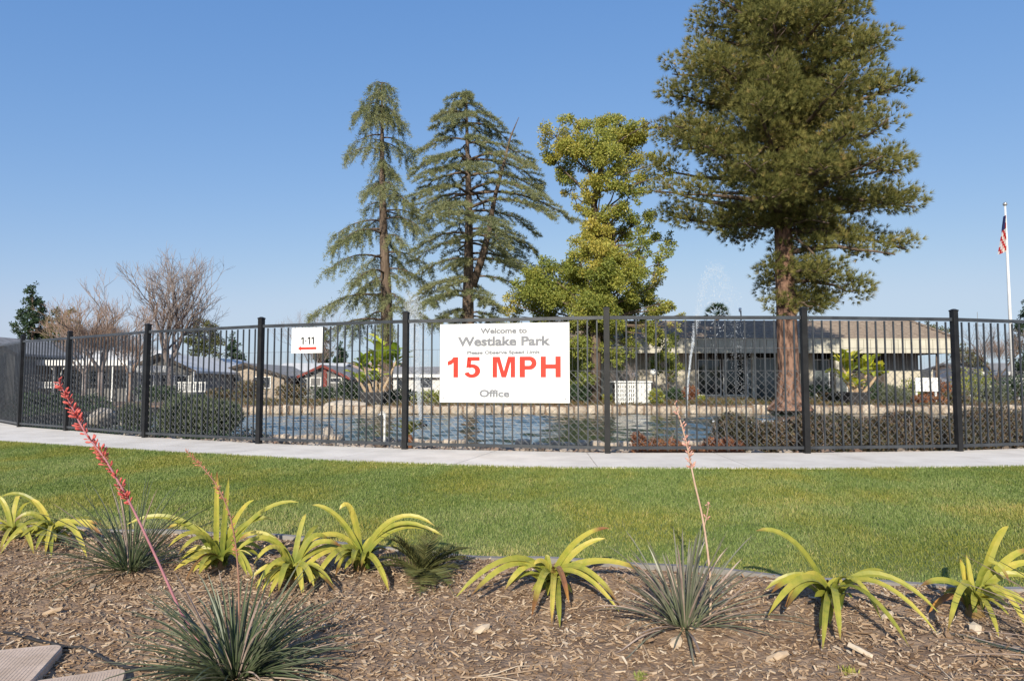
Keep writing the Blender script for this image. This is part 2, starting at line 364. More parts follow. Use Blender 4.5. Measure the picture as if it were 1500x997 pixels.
for k in range(22):
    th = rw.normal(PI/2, .9); wlen = rw.uniform(.28, 1.5); kk = 2*PI/wlen; Zw += .0042*wlen**.8*np.sin(kk*(X*math.cos(th)+Y*math.sin(th))+rw.uniform(0, 6)+.8*np.sin(X*.7+k)*np.sin(Y*.5+2*k))
g = G(); grid(g, X, Y, Zw-.30)
struct('pond_water', g, M['water'], True)
# lawn sheet
xs = np.arange(-16, 13.01, .2); t = np.linspace(0, 1, 24)
X = np.broadcast_to(xs, (24, len(xs))); Y = yb(X)+(yw(X)-yb(X))*t[:, None]
g = G(); grid(g, X, Y, zfront(X, Y)-.004); struct('lawn', g, M['lawn'])
# mulch bed
xs = np.arange(-9, 9, .05); t = np.linspace(0, 1, 90)
X = np.broadcast_to(xs, (90, len(xs))); Y = -2.5+(yb(X)+2.5)*(t[:, None]**.6)
g = G(); grid(g, X, Y, zbed(X, Y)); mulch = struct('mulch_bed', g, M['mulch'], True)
# sidewalk of concrete slabs
def plan_norm(f, x):
    e = .05; d = np.array([2*e, f(x+e)-f(x-e)]); d /= np.linalg.norm(d); return np.array([-d[1], d[0]])
sw = bpy.data.objects.new('sidewalk', None); link(sw, (0, 7, 0)); sw['kind'] = 'structure'
xe = [-15.5]; 
while xe[-1] < 11.5:
    x = xe[-1]; s = (yw(x+.1)-yw(x))/.1; xe.append(x + 1.5/math.sqrt(1+s*s))
fd = np.stack([np.interp(np.linspace(0, 1, 400), np.linspace(0, 1, len(POSTS)), [p[i] for p in POSTS]) for i in (0, 1)], 1)
def back_pt(x):
    p = np.array([x, float(yw(x))]); n = plan_norm(yw, x); r = fd - p; al = r@n; ac = r@np.array([n[1], -n[0]])
    i = np.argmin(np.abs(ac) + 10*(al < 0)); return p + n*(al[i]+.06)
for i in range(len(xe)-1):
    xa = xe[i]; xb = xe[i+1]; g = G(); fr = []; bk = []
    for q in np.linspace(0, 1, 5):
        x = xa + (xb-xa)*q; x2 = x + (.004 if q == 0 else -.004 if q == 1 else 0)
        fr.append([x2, float(yw(x2))]); bk.append(back_pt(x2))
    fr = np.array(fr); bk = np.array(bk); k = 5
    V = [[*p, 0] for p in fr] + [[*p, 0] for p in bk] + [[*p, -.12] for p in fr] + [[*p, -.12] for p in bk]
    F = []
    for j in range(k-1):
        F += [[j, j+1, k+j+1, k+j], [2*k+j, 2*k+j+1, j+1, j], [k+j, k+j+1, 3*k+j+1, 3*k+j]]
    F += [[2*k, 0, k, 3*k], [k-1, 3*k-1, 4*k-1, 2*k-1]]
    g.add(V, F); part('slab', g, M['concrete'], sw)
# edging strip between lawn and bed
et = thing('edging_strip', (0, float(yb(0)), -.25), 'weathered grey landscape edging board between lawn and mulch bed', 'garden edging')
xs_ = np.arange(-8, 8.01, .1)
for i0 in range(0, len(xs_)-1, 24):
    seg = xs_[i0:i0+25]; g = G()
    if len(seg) < 2: break
    P = np.array([[x, float(yb(x)) + .012*math.sin(x*3), 0] for x in seg]); P[:, 2] = zfront(P[:, 0], P[:, 1]) - .014 + .010*np.sin(P[:, 0]*2.3)+.006*np.sin(P[:, 0]*7)
    for j in range(len(P)-1): beam(g, P[j], P[j+1], .040, .07)
    part('board', g, M['edging'], et)
# grass
def zl(x, y): return zfront(x, y)
n = 760000; gx = rng.uniform(-11.5, 7.6, n); t = rng.random(n); y0 = yb(gx)+.025; y1 = yw(gx)+.02
gy = y0+(y1-y0)*t
keep = rng.random(n) < (y1-y0)/4.0
vis = np.abs(gx) < gy*.75+1.2; keep &= vis
gx = gx[keep]; gy = gy[keep]; n = len(gx)
P = np.stack([gx, gy, zl(gx, gy)-.005], 1)
edge = np.exp(-np.abs(gy-yb(gx))/.22)
pat = bumpy(P*np.array([1, 1, 0]), .12, 2.0, 11)+bumpy(P*np.array([1, 1, 0]), .07, 7, 12)
hh = rng.uniform(.015, .033, n)*(1-.35*edge)*(1+pat*.5)
D = unit(np.stack([rng.normal(0, .38, n), rng.normal(0, .38, n), np.ones(n)], 1))
va = np.clip(rng.normal(.34, .17, n)+pat*.55+edge*.42, 0, 1)
g = G(); tris(g, P, D, hh, .0022+.0009*gy, va)
tag(solo('grass', g, M['grass'], (0, 6, 0), 'short mown green lawn grass between sidewalk and mulch bed', 'grass'), kind='stuff')
# mulch chips and small litter
def chips(n, xr, yr, lmin, lmax, seed, flat=.25):
    r = np.random.default_rng(seed); x = r.uniform(*xr, n); y = r.uniform(*yr, n)
    k = (y < yb(x)+.02*np.sin(x*7)) & (np.abs(x) < y*.8+1.0); x = x[k]; y = y[k]; n = len(x)
    z = zbed(x, y)+.004
    L = r.uniform(lmin, lmax, n)**1.0; W = L*r.uniform(.10, .42, n); T = L*r.uniform(.03, .14, n)+.001
    th = r.uniform(0, 2*PI, n); tl = r.normal(0, flat, n)
    d = np.stack([np.cos(th)*np.cos(tl), np.sin(th)*np.cos(tl), np.sin(tl)], 1); s = unit(np.cross(d, np.stack([r.normal(0, .25, n), r.normal(0, .25, n), np.ones(n)], 1))); u = np.cross(s, d)
    C = np.stack([x, y, z+np.abs(np.sin(tl))*L*.4], 1)
    V = []
    for i, j, k_ in ((-1,-.7,-1),(1,-1,-1),(.8,1,-1),(-1,.9,-1),(-1,-.7,1),(1,-1,1),(.8,1,1),(-1,.9,1)):
        V.append(C + d*(L*i/2)[:, None] + s*(W*j/2)[:, None] + u*(T*k_/2)[:, None])
    V = np.stack(V, 1); F = (np.arange(n)[:, None, None]*8 + BF[None]).reshape(-1, 4)
    va = np.clip(r.beta(1.6, 2.0, n), 0, 1); return V.reshape(-1, 3), F, np.repeat(va, 8)
g = G(); g.add(*chips(90000, (-5, 5.5), (1.6, 5.6), .008, .030, 1, .35)); g.add(*chips(9000, (-5, 5.5), (1.6, 5.6), .02, .045, 2)); g.add(*chips(300, (-5, 5.5), (1.6, 5.2), .04, .085, 6, .2))
tag(solo('mulch_chips', g, M['chip'], (0, 3, -.3), 'shredded brown and grey wood mulch chips over the planting bed', 'mulch'), kind='stuff')
g = G(); r = np.random.default_rng(9)
for i in range(240):
    x = r.uniform(-4, 4.5); y = r.uniform(1.9, 4.9)
    if y > yb(x)-.1: continue
    th = r.uniform(0, PI); L = r.uniform(.1, .4); pts = []
    for q in np.linspace(0, 1, 4):
        xx = x+math.cos(th)*L*q+r.normal(0, .008); yy = y+math.sin(th)*L*q+r.normal(0, .008); pts.append([xx, yy, float(zbed(xx, yy))+.008+r.uniform(0, .012)])
    tube(g, pts, [.003, .0025, .002, .001], 4, r.choice([.12, .3, .6, .85]))
tag(solo('twigs', g, M['chip'], (0, 3, -.3), 'thin dry twigs strewn across the mulch', 'twigs'), kind='stuff')
def bz(x, y): return float(zbed(np.array([x]), np.array([y]))[0])
def bedpt(px, py):
    z = -.27
    for _ in range(12):
        p = pg(px, py, z); z = bz(p[0], p[1])
    return pg(px, py, z)
# countable big chips
bigs = [(1430, 925, .10, .06, 1.2, 'grey weathered bark block right of the long yellow leaf tip'), (1140, 965, .13, .05, .2, 'pale flat wood chip near the bottom, left of the yellow drooping leaves'),
        (1262, 958, .11, .03, 2.2, 'grey splinter of wood below the long arching yellow leaves'), (705, 925, .09, .05, .4, 'orange brown bark chip below the strap plant in the middle'),
        (75, 900, .10, .03, .3, 'pale wood sliver on the mulch above the left paver'), (990, 945, .08, .06, .9, 'tan bark flake in front of the grey green yucca'), (1300, 905, .09, .04, .5, 'light grey wood piece under the tips of the right strap leaves')]
for (px, py, L_, W_, th, lb) in bigs:
    p = bedpt(px, py); g = G(); V = ICS_V*np.array([L_/2, W_/2, .014]); V = V*(1+bumpy(ICS_V, .12, 2.5, px))[:, None]
    ca, sa = math.cos(th), math.sin(th); V = V@np.array([[ca, sa, .25], [-sa, ca, 0], [0, 0, 1]]); g.add(V+p+[0, 0, .015], ICS_F, rng.uniform(.45, 1))
    solo('bark_chip', g, M['chip'], p, lb, 'bark chip')
# pavers
def paver(cx, cy, sx, sy, rz, ztop, lb):
    t = thing('paver', (cx, cy, ztop-.06), lb, 'paver', 'square pavers at the edge of the bed'); g = G(); r_ = .05; pts = []
    for (qx, qy, a0) in ((1, 1, 0), (-1, 1, 90), (-1, -1, 180), (1, -1, 270)):
        for k in range(5):
            a = math.radians(a0+k*22.5); pts.append([qx*(sx/2-r_)+r_*math.cos(a), qy*(sy/2-r_)+r_*math.sin(a)])
    pts = np.array(pts); ca, sa = math.cos(rz), math.sin(rz); R = np.array([[ca, sa], [-sa, ca]]); n = len(pts)
    def lay(s, z): q = (pts*s)@R; return np.column_stack([q[:, 0]+cx, q[:, 1]+cy, np.full(n, z)])
    V = np.concatenate([lay(1, ztop-.06), lay(1, ztop-.008), lay(.982, ztop)]); i = np.arange(n); j = (i+1) % n
    g.add(V, [np.stack([i, j, n+j, n+i], 1), np.stack([n+i, n+j, 2*n+j, 2*n+i], 1), (np.arange(n)+2*n)[None, :]])
    part('slab', g, M['paver'], t)
    g = G()
    for k in range(-18, 19):  # fine combed ridges
        u = k*sx*.0245; a = np.array([u, -sy*.44])@R; b_ = np.array([u, sy*.44])@R
        beam(g, [cx+a[0], cy+a[1], ztop+.0005], [cx+b_[0], cy+b_[1], ztop+.0001], .004, .0012)
    part('ridges', g, M['paver'], t, kind='stuff')
paver(-2.12, 2.72, .56, .42, .30, -.285, 'beige square paver stone at the lower left, the farther one left')
paver(-1.64, 2.52, .42, .42, .42, -.300, 'beige square paver stone at the bottom, beside the large yucca clump')
g = G(); tube(g, [[x, 3.02-.45*(x+1.9)+.03*math.sin(x*9) if x > -1.9 else 3.02+.3*(-1.9-x), 0] for x in np.linspace(-2.3, -1.35, 14)], .007, 6)
V = g.v[0]; V[:, 2] += zbed(V[:, 0], V[:, 1])+.006
solo('drip_tube', g, M['plastic'], (-1.9, 3, -.3), 'thin black drip tube running beside the pavers', 'irrigation tube')

# ------------------------------------------------------------------ iron fence
FH = 1.60
fence = thing('iron_fence', (1.1, 8.05, 0), 'black iron picket fence with square posts curving along the far side of the sidewalk', 'fence')
g = G(); box(g, (0, 0, .82), (.066, .066, 1.76)); 
V = []; s1 = .038
g.add([[-s1,-s1,1.70],[s1,-s1,1.70],[s1,s1,1.70],[-s1,s1,1.70],[-s1,-s1,1.715],[s1,-s1,1.715],[s1,s1,1.715],[-s1,s1,1.715],[-.012,-.012,1.73],[.012,-.012,1.73],[.012,.012,1.73],[-.012,.012,1.73]],
      np.array([[0,1,5,4],[1,2,6,5],[2,3,7,6],[3,0,4,7],[4,5,9,8],[5,6,10,9],[6,7,11,10],[7,4,8,11],[8,9,10,11]]))
post_me = g.mesh('post', M['fence'])
g = G(); box(g, (0, 0, .80), (.016, .016, 1.54)); pick_me = g.mesh('picket', M['bar'])
for i, p in enumerate(POSTS):
    q = POSTS[min(i+1, len(POSTS)-1)]-POSTS[max(i-1, 0)]; a = math.atan2(q[1], q[0])
    inst('post', post_me, p, fence, (0, 0, a))
    # base plate
for i in range(len(POSTS)-1):
    A = POSTS[i]; B = POSTS[i+1]; d = B-A; L_ = np.linalg.norm(d); u = d/L_; a = math.atan2(d[1], d[0]); nrm = np.array([-u[1], u[0], 0])
    for zz, nm, hz in ((FH, 'top_rail', .040), (.065, 'bottom_rail', .036)):
        g = G(); beam(g, A+u*.036+[0, 0, zz], B-u*.036+[0, 0, zz], .036, hz); part(nm, g, M['bar'], fence)
    k = max(2, int(round(L_/.1145)))
    for j in range(1, k):
        inst('picket', pick_me, A+d*(j/k), fence, (0, 0, a))
    # chain-link netting tied to the back of the pickets
    g = G(); H = .97; dz = .092; off = nrm*.020; nd = int(L_/dz)
    for sgn in (1, -1):
        k0 = -int(H/dz)-1
        for kk in range(k0, nd+int(H/dz)+2):
            x0 = kk*dz; xa, xb = x0, x0+sgn*H; za, zb = .09, .09+H-.09
            lo, hi = .04, L_-.04
            P0 = np.array([xa, za]); P1 = np.array([x0+sgn*(H-.09), zb])
            if min(P0[0], P1[0]) > hi or max(P0[0], P1[0]) < lo: continue
            dd = P1-P0; t0, t1 = 0., 1.
            for lim, s_ in ((lo, 1), (hi, -1)):
                e0 = (P0[0]-lim)*s_; e1 = (P1[0]-lim)*s_
                if e0 < 0 and e1 < 0: t1 = -1
                elif e0 < 0: t0 = max(t0, e0/(e0-e1))
                elif e1 < 0: t1 = min(t1, e0/(e0-e1))
            if t1-t0 < .02: continue
            a_, b_ = P0+dd*t0, P0+dd*t1
            tube(g, [A+u*a_[0]+off*(1+.08*sgn)+[0, 0, a_[1]], A+u*b_[0]+off*(1+.08*sgn)+[0, 0, b_[1]]], .0021, 3, cap=False)
    part('chain_link_mesh', g, M['wire'], fence, kind='stuff')
    g = G()
    for zz in (.97, 1.24): tube(g, [A+u*.04+off*.7+[0, 0, zz], B-u*.04+off*.7+[0, 0, zz]], .0022, 4, cap=False)
    nv = int(L_/.0572)
    for j in range(1, nv): tube(g, [A+u*(j*L_/nv)+off*.7+[0, 0, .97], A+u*(j*L_/nv)+off*.7+[0, 0, 1.24]], .0009, 3, cap=False)
    part('wire_netting', g, M['wire'], fence, kind='stuff')

# ------------------------------------------------------------------ signs on the fence
def textmesh(body, offset):
    cu = bpy.data.curves.new('t', 'FONT'); cu.body = body; cu.size = 1; cu.offset = offset; cu.extrude = 0.0; cu.resolution_u = 4
    o = bpy.data.objects.new('t', cu); COL.objects.link(o); bpy.context.view_layer.update()
    me = bpy.data.meshes.new_from_object(o.evaluated_get(bpy.context.evaluated_depsgraph_get()))
    V = np.array([v.co[:2] for v in me.vertices]); F = [list(p.vertices) for p in me.polygons]
    bpy.data.objects.remove(o); bpy.data.curves.remove(cu); bpy.data.meshes.remove(me); return V, F
class Board:
    def __init__(s, A, B, off):
        d = B-A; s.L = np.linalg.norm(d[:2]); s.u = d/s.L; s.n = np.array([s.u[1], -s.u[0], 0]); s.A = A + s.n*off
    def hit(s, px, py):
        r = ray(px, py); o = np.array([0, 0, CAMZ]); t = ((s.A-o)@s.n)/(r@s.n); p = o+r*t; return (p-s.A)@s.u, p[2]
    def P(s, a, z, lift=0.0): return s.A + s.u*a + np.array([0, 0, z]) + s.n*lift
def plate(b, a0, a1, z0, z1, lift, th, g, m=0):
    V = [b.P(a, z, l) for l in (lift-th, lift) for a, z in ((a0, z0), (a1, z0), (a1, z1), (a0, z1))]
    g.add(V, np.array([[0,3,2,1],[4,5,6,7],[0,1,5,4],[1,2,6,5],[2,3,7,6],[3,0,4,7]]), .5, m)
def text_on(b, body, px0, px1, py0, py1, offset, mat, parent, lift):
    V, F = textmesh(body, offset); mn = V.min(0); mx = V.max(0); pym = (py0+py1)/2
    a0 = b.hit(px0, pym)[0]; a1 = b.hit(px1, pym)[0]; pxm = (px0+px1)/2; z1 = b.hit(pxm, py0)[1]; z0 = b.hit(pxm, py1)[1]
    T = (V-mn)/(mx-mn); g = G(); e = offset*(z1-z0)*.9; a0 += e; a1 -= e; z0 += e; z1 -= e
    for k, (i_, j_) in enumerate(((0, 0), (1, 1), (-1, 1), (1, -1), (-1, -1), (1, 0), (-1, 0))):
        g.add([b.P(a0+(a1-a0)*q[0]+i_*e, z0+(z1-z0)*q[1]+j_*e, lift+k*.00025) for q in T], F)
    return part('lettering', g, mat, parent)
def big_text(b, px0, px1, py0, py1, mat, parent, lift):
    """heavy sans capitals 15 MPH drawn as flat shapes, one part per character"""
    pxm = (px0+px1)/2; pym = (py0+py1)/2; A0 = b.hit(px0, pym)[0]; A1 = b.hit(px1, pym)[0]; Z1 = b.hit(pxm, py0)[1]; Z0 = b.hit(pxm, py1)[1]
    W_ = 1100.; H_ = 203.; arc = lambda cx, cy, rx, ry, a, e, n: [(cx+rx*math.cos(math.radians(a+(e-a)*i/n)), cy+ry*math.sin(math.radians(a+(e-a)*i/n))) for i in range(n+1)]
    def strip(o, i): return [[o[k], o[k+1], i[k+1], i[k]] for k in range(len(o)-1)]
    L_ = {}
    L_['1'] = [[(58, 0), (105, 0), (105, 203), (68, 203), (58, 180), (58, 60)]] and [[(58, 0), (105, 0), (105, 203), (58, 203)], [(0, 120), (34, 128), (58, 148), (58, 203), (40, 178), (0, 158)]]
    o = arc(243, 64, 82, 68, -160, 118, 18); i = arc(241, 64, 33, 33, -165, 132, 18)
    L_['5'] = [[(186, 92), (228, 104), (236, 165), (198, 203)], [(198, 203), (198, 165), (318, 165), (318, 203)]]+strip(o, i)
    L_['M'] = [[(446, 0), (490, 0), (490, 203), (446, 203)], [(622, 0), (665, 0), (665, 203), (622, 203)], [(490, 203), (490, 155), (533, 0), (556, 60), (516, 203)], [(533, 0), (578, 0), (622, 155), (622, 203), (596, 203), (556, 60)]]
    o = [(760, 203)]+arc(805, 139, 66, 64, 90, -90, 12)+[(760, 75)]; i = [(760, 165)]+arc(797, 139, 27, 26, 90, -90, 12)+[(760, 113)]
    L_['P'] = [[(708, 0), (760, 0), (760, 203), (708, 203)]]+strip(o, i)
    L_['H'] = [[(910, 0), (960, 0), (960, 203), (910, 203)], [(1050, 0), (1100, 0), (1100, 203), (1050, 203)], [(960, 84), (1050, 84), (1050, 126), (960, 126)]]
    for ch, polys in L_.items():
        g = G()
        for pl in polys:
            g.add([b.P(A0+(A1-A0)*x/W_, Z0+(Z1-Z0)*y/H_, lift) for x, y in pl], [list(range(len(pl)))])
        part('letter', g, mat, parent)
i5 = 3+4
b = Board(POSTS[i5], POSTS[i5+1], .016)
a0, zt = b.hit(645, 474.5); a1, zt2 = b.hit(834, 472.5); zb_ = b.hit(740, 589.5)[1]; zt = (zt+zt2)/2
s1_ = thing('welcome_sign', b.P((a0+a1)/2, zb_), 'large white sign reading Welcome to Westlake Park 15 MPH Office on the fence', 'sign')
g = G(); plate(b, a0, a1, zb_, zt, .006, .006, g); part('board', g, M['sign'], s1_)
g = G(); e = .024; w_ = .0035; lf = .0085
for (c0, c1, d0, d1) in ((a0+e, a1-e, zt-e-w_, zt-e), (a0+e, a1-e, zb_+e, zb_+e+w_), (a0+e, a0+e+w_, zb_+e+w_, zt-e-w_), (a1-e-w_, a1-e, zb_+e+w_, zt-e-w_)): plate(b, c0, c1, d0, d1, lf, .0015, g)
part('border_line', g, M['line'], s1_)
text_on(b, 'Welcome to', 704, 772, 480, 488.3, .022, M['grey'], s1_, .0085)
text_on(b, 'Westlake Park', 671, 806, 492.5, 506.5, .022, M['grey'], s1_, .0085)
text_on(b, 'Please Observe Speed Limit', 684.5, 791, 513.3, 519.8, .022, M['grey'], s1_, .0085)
big_text(b, 656, 821.5, 522.3, 552.5, M['red'], s1_, .0085)
text_on(b, 'Office', 702.5, 746.5, 570.5, 581.5, .022, M['grey'], s1_, .0085)
for (qa, qz) in ((a0+.05, zt-.05), (a1-.05, zt-.05), (a0+.05, zb_+.05), (a1-.05, zb_+.05)):
    g = G(); c = b.P(qa, qz, .010); lathe(g, (0, 0, 0), [(.007, -.002), (.007, .001), (.004, .003)], 8)
    V = g.v[0]; V[:] = np.stack([V[:, 0]*b.u[0], V[:, 0]*b.u[1], V[:, 1]], 1) + V[:, 2:3]*b.n + c; part('screw', g, M['wire'], s1_)
b2 = Board(POSTS[i5-1], POSTS[i5], .016)
c0, z1 = b2.hit(428, 480.5); c1, _ = b2.hit(473, 480.5); z0 = b2.hit(450, 517)[1]
s2_ = thing('arrow_sign', b2.P((c0+c1)/2, z0), 'small white sign reading 1-11 with a red arrow pointing left', 'sign')
g = G(); plate(b2, c0, c1, z0, z1, .006, .006, g); part('board', g, M['sign'], s2_)
for (xa, xb, one) in ((441.5, 445.5, 1), (447.3, 449.5, 0), (451, 455, 1), (456.5, 460.5, 1)):
    g = G(); A_ = b2.hit(xa, 498)[0]; B_ = b2.hit(xb, 498)[0]; zt_ = b2.hit(450, 493.5)[1]; zb1 = b2.hit(450, 504.2)[1]
    if one:
        st_ = A_+(B_-A_)*.55; g.add([b2.P(st_, zb1, .0085), b2.P(B_, zb1, .0085), b2.P(B_, zt_, .0085), b2.P(st_, zt_, .0085)], [[0, 1, 2, 3]]); h2 = zt_-zb1
        g.add([b2.P(A_, zt_-h2*.32, .0085), b2.P(st_, zt_-h2*.22, .0085), b2.P(st_, zt_, .0085), b2.P(A_, zt_-h2*.16, .0085)], [[0, 1, 2, 3]])
    else: zm = (zt_+zb1)/2; g.add([b2.P(A_, zm-.006, .0085), b2.P(B_, zm-.006, .0085), b2.P(B_, zm+.006, .0085), b2.P(A_, zm+.006, .0085)], [[0, 1, 2, 3]])
    part('letter', g, M['black'], s2_)
g = G(); zc = b2.hit(450, 510)[1]; k = b2.hit(437, 510)[0]; k2 = b2.hit(464, 510)[0]; h_ = .034; hb = .016; kk = k+.045
g.add([b2.P(*q, .0085) for q in ((k, zc), (kk, zc-h_), (kk, zc-hb), (k2, zc-hb), (k2, zc+hb), (kk, zc+hb), (kk, zc+h_))], [[0, 1, 2, 5, 6], [2, 3, 4, 5]]); part('arrow', g, M['red'], s2_)
g = G(); c = b2.P((c0+c1)/2, z1-.03, .008); box(g, c, (.008, .004, .008)); part('screw', g, M['wire'], s2_)

# ------------------------------------------------------------------ pond edging stones
pe = thing('pond_edge', (0, FARY, -.3), 'row of tan coping stones along the far edge of the pond', 'stone edging')
smesh = []
for k in range(8):
    g = G(); n_ = 5; V = ICO_V.copy(); V = np.sign(V)*np.abs(V)**.45; V = V*(1+bumpy(V, .035, 1.5, k+40))[:, None]; V = V/np.abs(V).max(0)
    g.add(V*.5, ICO_F); smesh.append(g.mesh('coping_stone', M['stone'], smooth=False))
x = -11.8; r = np.random.default_rng(5); cnt = 0
while x < 20.2:
    L_ = r.uniform(.22, .46); h_ = r.uniform(.27, .37)
    inst('coping_stone', smesh[cnt % 8], (x+L_/2, FARY+r.uniform(-.05, .03)+.12, -.34+h_/2+.02), pe, (0, r.normal(0, .02), r.choice([0, PI])+r.normal(0, .06)), (L_*1.02, .36, h_)); x += L_+.02; cnt += 1
ne = thing('pond_edge', (0, 11.3, -.3), 'tan coping stones along the near edge of the pond behind the fence', 'stone edging')
x = -5.6
while x < 6.5:
    L_ = r.uniform(.16, .32); h_ = r.uniform(.15, .2)
    y_ = float(yn(x))
    gap = (-3.0 < x < -2.45) or (-.75 < x < -.25)
    if not gap or r.random() < .15:
        s_ = (float(yn(x+.2))-float(yn(x)))/.2
        inst('coping_stone', smesh[cnt % 8], (x+L_/2, y_+r.normal(0, .03)-.06, -.20+r.uniform(-.03, .02)), ne, (r.normal(0, .05), r.normal(0, .05), math.atan(s_)+r.normal(0, .1)), (L_, .26, h_))
    x += L_+.02; cnt += 1
g = G(); r = np.random.default_rng(15)
for i in range(2600):
    x = r.uniform(-6.5, 7); f_ = float(yf(x)); n_ = float(yn(x)); t = r.random(); y_ = f_+.06+(n_-f_-.1)*t; s = r.uniform(.012, .05) if r.random() < .93 else r.uniform(.05, .11)
    rock(g, (x, y_, -.035-.20*t+s*.2), (s*r.uniform(.8, 1.4), s, s*.6), i, r.random(), 0, False)
tag(solo('shore_gravel', g, M['gravel'], (0, 9.5, -.1), 'gravel and small stones on the strip between fence and pond', 'gravel'), kind='stuff')
def boulder(px, py, d, s, lb):
    p = pw(px, py, d); g = G(); rock(g, p, s, int(px)); solo('boulder', g, M['boulder'], p-[0, 0, s[2]*.6], lb, 'boulder', 'boulders by the pond', smooth=False)
boulder(147, 612, 13.3, (.30, .24, .20), 'large pale tan boulder behind the second fence panel, left of the juniper')
boulder(184, 619, 13.0, (.12, .12, .10), 'small pale boulder between the large boulder and the juniper')
boulder(505-24, 634, 12.6, (.10, .07, .16), 'upright pale rock slab on the near pond edge')
boulder(505, 594, 25.2, (.85, .35, .22), 'low mound of tan rock on the far pond bank beside the left planter')
# standpipe
p = pg(563, 655, -.06); t = thing('standpipe', p, 'white plastic standpipe standing between the fence and the pond', 'pipe')
g = G(); tube(g, [p, p+[0, 0, .42]], .016, 10); part('pipe', g, M['white'], t)
g = G(); tube(g, [p+[0, 0, .42], p+[0, 0, .47]], .020, 10); tube(g, [p+[0, 0, .45], p+[-.05, 0, .46], p+[-.09, 0, .44]], .012, 8); box(g, p+[-.03, 0, .485], (.06, .012, .012)); part('tap', g, M['white'], t)

# ------------------------------------------------------------------ office building
def bld_box(x0, x1, y0, y1, z0, z1, m, name, parent):
    g = G(); box(g, ((x0+x1)/2, (y0+y1)/2, (z0+z1)/2), (x1-x0, y1-y0, z1-z0)); return part(name, g, m, parent)
DF = 34.0; zE = pw(1100, 497, DF)[2]; zB = pw(1100, 517, DF)[2]; XL = 2.0; XR = pw(1395, 510, DF)[0]
off = thing('office_building', (12, 35, 0), 'low beige office building with a deep panelled fascia behind the pond', 'building')
x = XL; bw = .345
g = G(); box(g, (bw/2, 0, (zE-zB)/2), (bw-.02, .06, zE-zB)); fb = g.mesh('fascia_board', M['fascia'])
while x < XR-.1: inst('fascia_board', fb, (x, DF, zB), off); x += bw
g = G(); box(g, (0, bw/2, (zE-zB)/2), (.06, bw-.02, zE-zB)); fb2 = g.mesh('fascia_board', M['fascia']); y = DF+.05
while y < 46: inst('fascia_board', fb2, (XR, y, zB), off); y += bw
bld_box(XL, XR-.04, DF+.035, 46, zB+.05, zE-.03, M['trim'], 'fascia_backing', off)
bld_box(XL-.05, XR+.08, DF-.05, DF+.03, zE, zE+.05, M['fascia'], 'gutter', off)
# roof: sloped front and side with flat top, tile courses as real steps
zR = pw(1200, 469.5, 37.5)[2]; yR = 37.5; xR = pw(1330, 471, yR)[0]
g = G(); nC = 9
for k in range(nC):
    t0 = k/nC; t1 = (k+1)/nC; ya = DF-.05+(yR-DF+.05)*t0; yb_ = DF-.05+(yR-DF+.05)*t1; za = zE+.05+(zR-zE-.05)*t0; zb2 = zE+.05+(zR-zE-.05)*t1
    xa = XR+.08+(xR-XR-.08)*t0; xb = XR+.08+(xR-XR-.08)*t1; lip = .05
    g.add([[XL, ya, za+lip], [xa, ya, za+lip], [xb, yb_, zb2+.005], [XL, yb_, zb2+.005], [XL, ya, za], [xa, ya, za], [xa, 46, za+lip], [xb, 46, zb2+.005], [xa, 46, za]],
          [[0, 1, 2, 3], [4, 5, 1, 0], [1, 6, 7, 2], [5, 8, 6, 1]])
g.add([[XL, yR, zR], [xR, yR, zR], [xR, 46, zR], [XL, 46, zR]], np.array([[0, 1, 2, 3]]))
part('roof', g, M['roof'], off)
g = G(); tube(g, [[XR+.08, DF-.05, zE+.12], [xR, yR, zR+.03]], .09, 6); part('hip_cap', g, M['roof'], off)
WY_ = DF+1.5
def wx(px, d=WY_): return (px-750)/FPX*d*1.0
wall_z = zB+.05
def zpx(py, d=WY_): return pw(750, py, d)[2]
def wall(px0, px1, m, name='wall', dy=0.0, z0=-.1, z1=None): return bld_box(wx(px0), wx(px1), WY_+dy, WY_+.25, z0, z1 or wall_z, m, name, off)
wall(850, 1021, M['stucco']); wall(1021, 1093, M['stucco'], z1=zpx(579)); wall(1021, 1093, M['trim'], 'lintel', 0, zpx(525))
wall(1137, 1192, M['stucco']); wall(1215, 1226, M['trim']); wall(1240, 1300, M['trim'], 'recess_wall', .9)
wall(1298, 1348, M['stucco'], z1=zpx(543)); wall(1300, 1346, M['hw_grey'], 'panel', .06, zpx(543)+.004); 
wall(1093, 1137, M['stucco'], z1=zpx(586.5)); wall(1190, 1240, M['stucco'], z1=zpx(578), dy=.02)
def window(px0, px1, py0, py1, gm, panes=1, d=WY_):
    x0, x1 = wx(px0), wx(px1); z1, z0 = zpx(py0), zpx(py1); f = G(); t = .05
    box(f, ((x0+x1)/2, WY_+.05, z1-t/2), (x1-x0, .1, t)); box(f, ((x0+x1)/2, WY_+.05, z0+t/2), (x1-x0, .1, t))
    for k in range(panes+1): box(f, (x0+t/2+(x1-x0-t)*k/panes, WY_+.05, (z0+z1)/2), (t, .1, z1-z0-2*t))
    fo = part('window', f, M['white'], off, loc=((x0+x1)/2, WY_, z0))
    for k in range(panes):
        g = G(); a = x0+t+(x1-x0-t)*k/panes; b_ = x0+(x1-x0-t)*(k+1)/panes; box(g, ((a+b_)/2, WY_+.07, (z0+z1)/2), (b_-a, .02, z1-z0-2*t)); part('pane', g, gm, fo)
window(1022, 1056, 526, 579, M['glass']); window(1059, 1092, 526, 579, M['glass']); window(1094, 1136, 524, 586, M['glass_grey']); window(1192, 1215, 526, 577, M['glass_grey']); window(1226, 1241, 526, 577, M['glass_grey'])
bld_box(wx(850), wx(1348), WY_+.5, 45, -.1, zB+.04, M['trim'], 'interior_core', off)
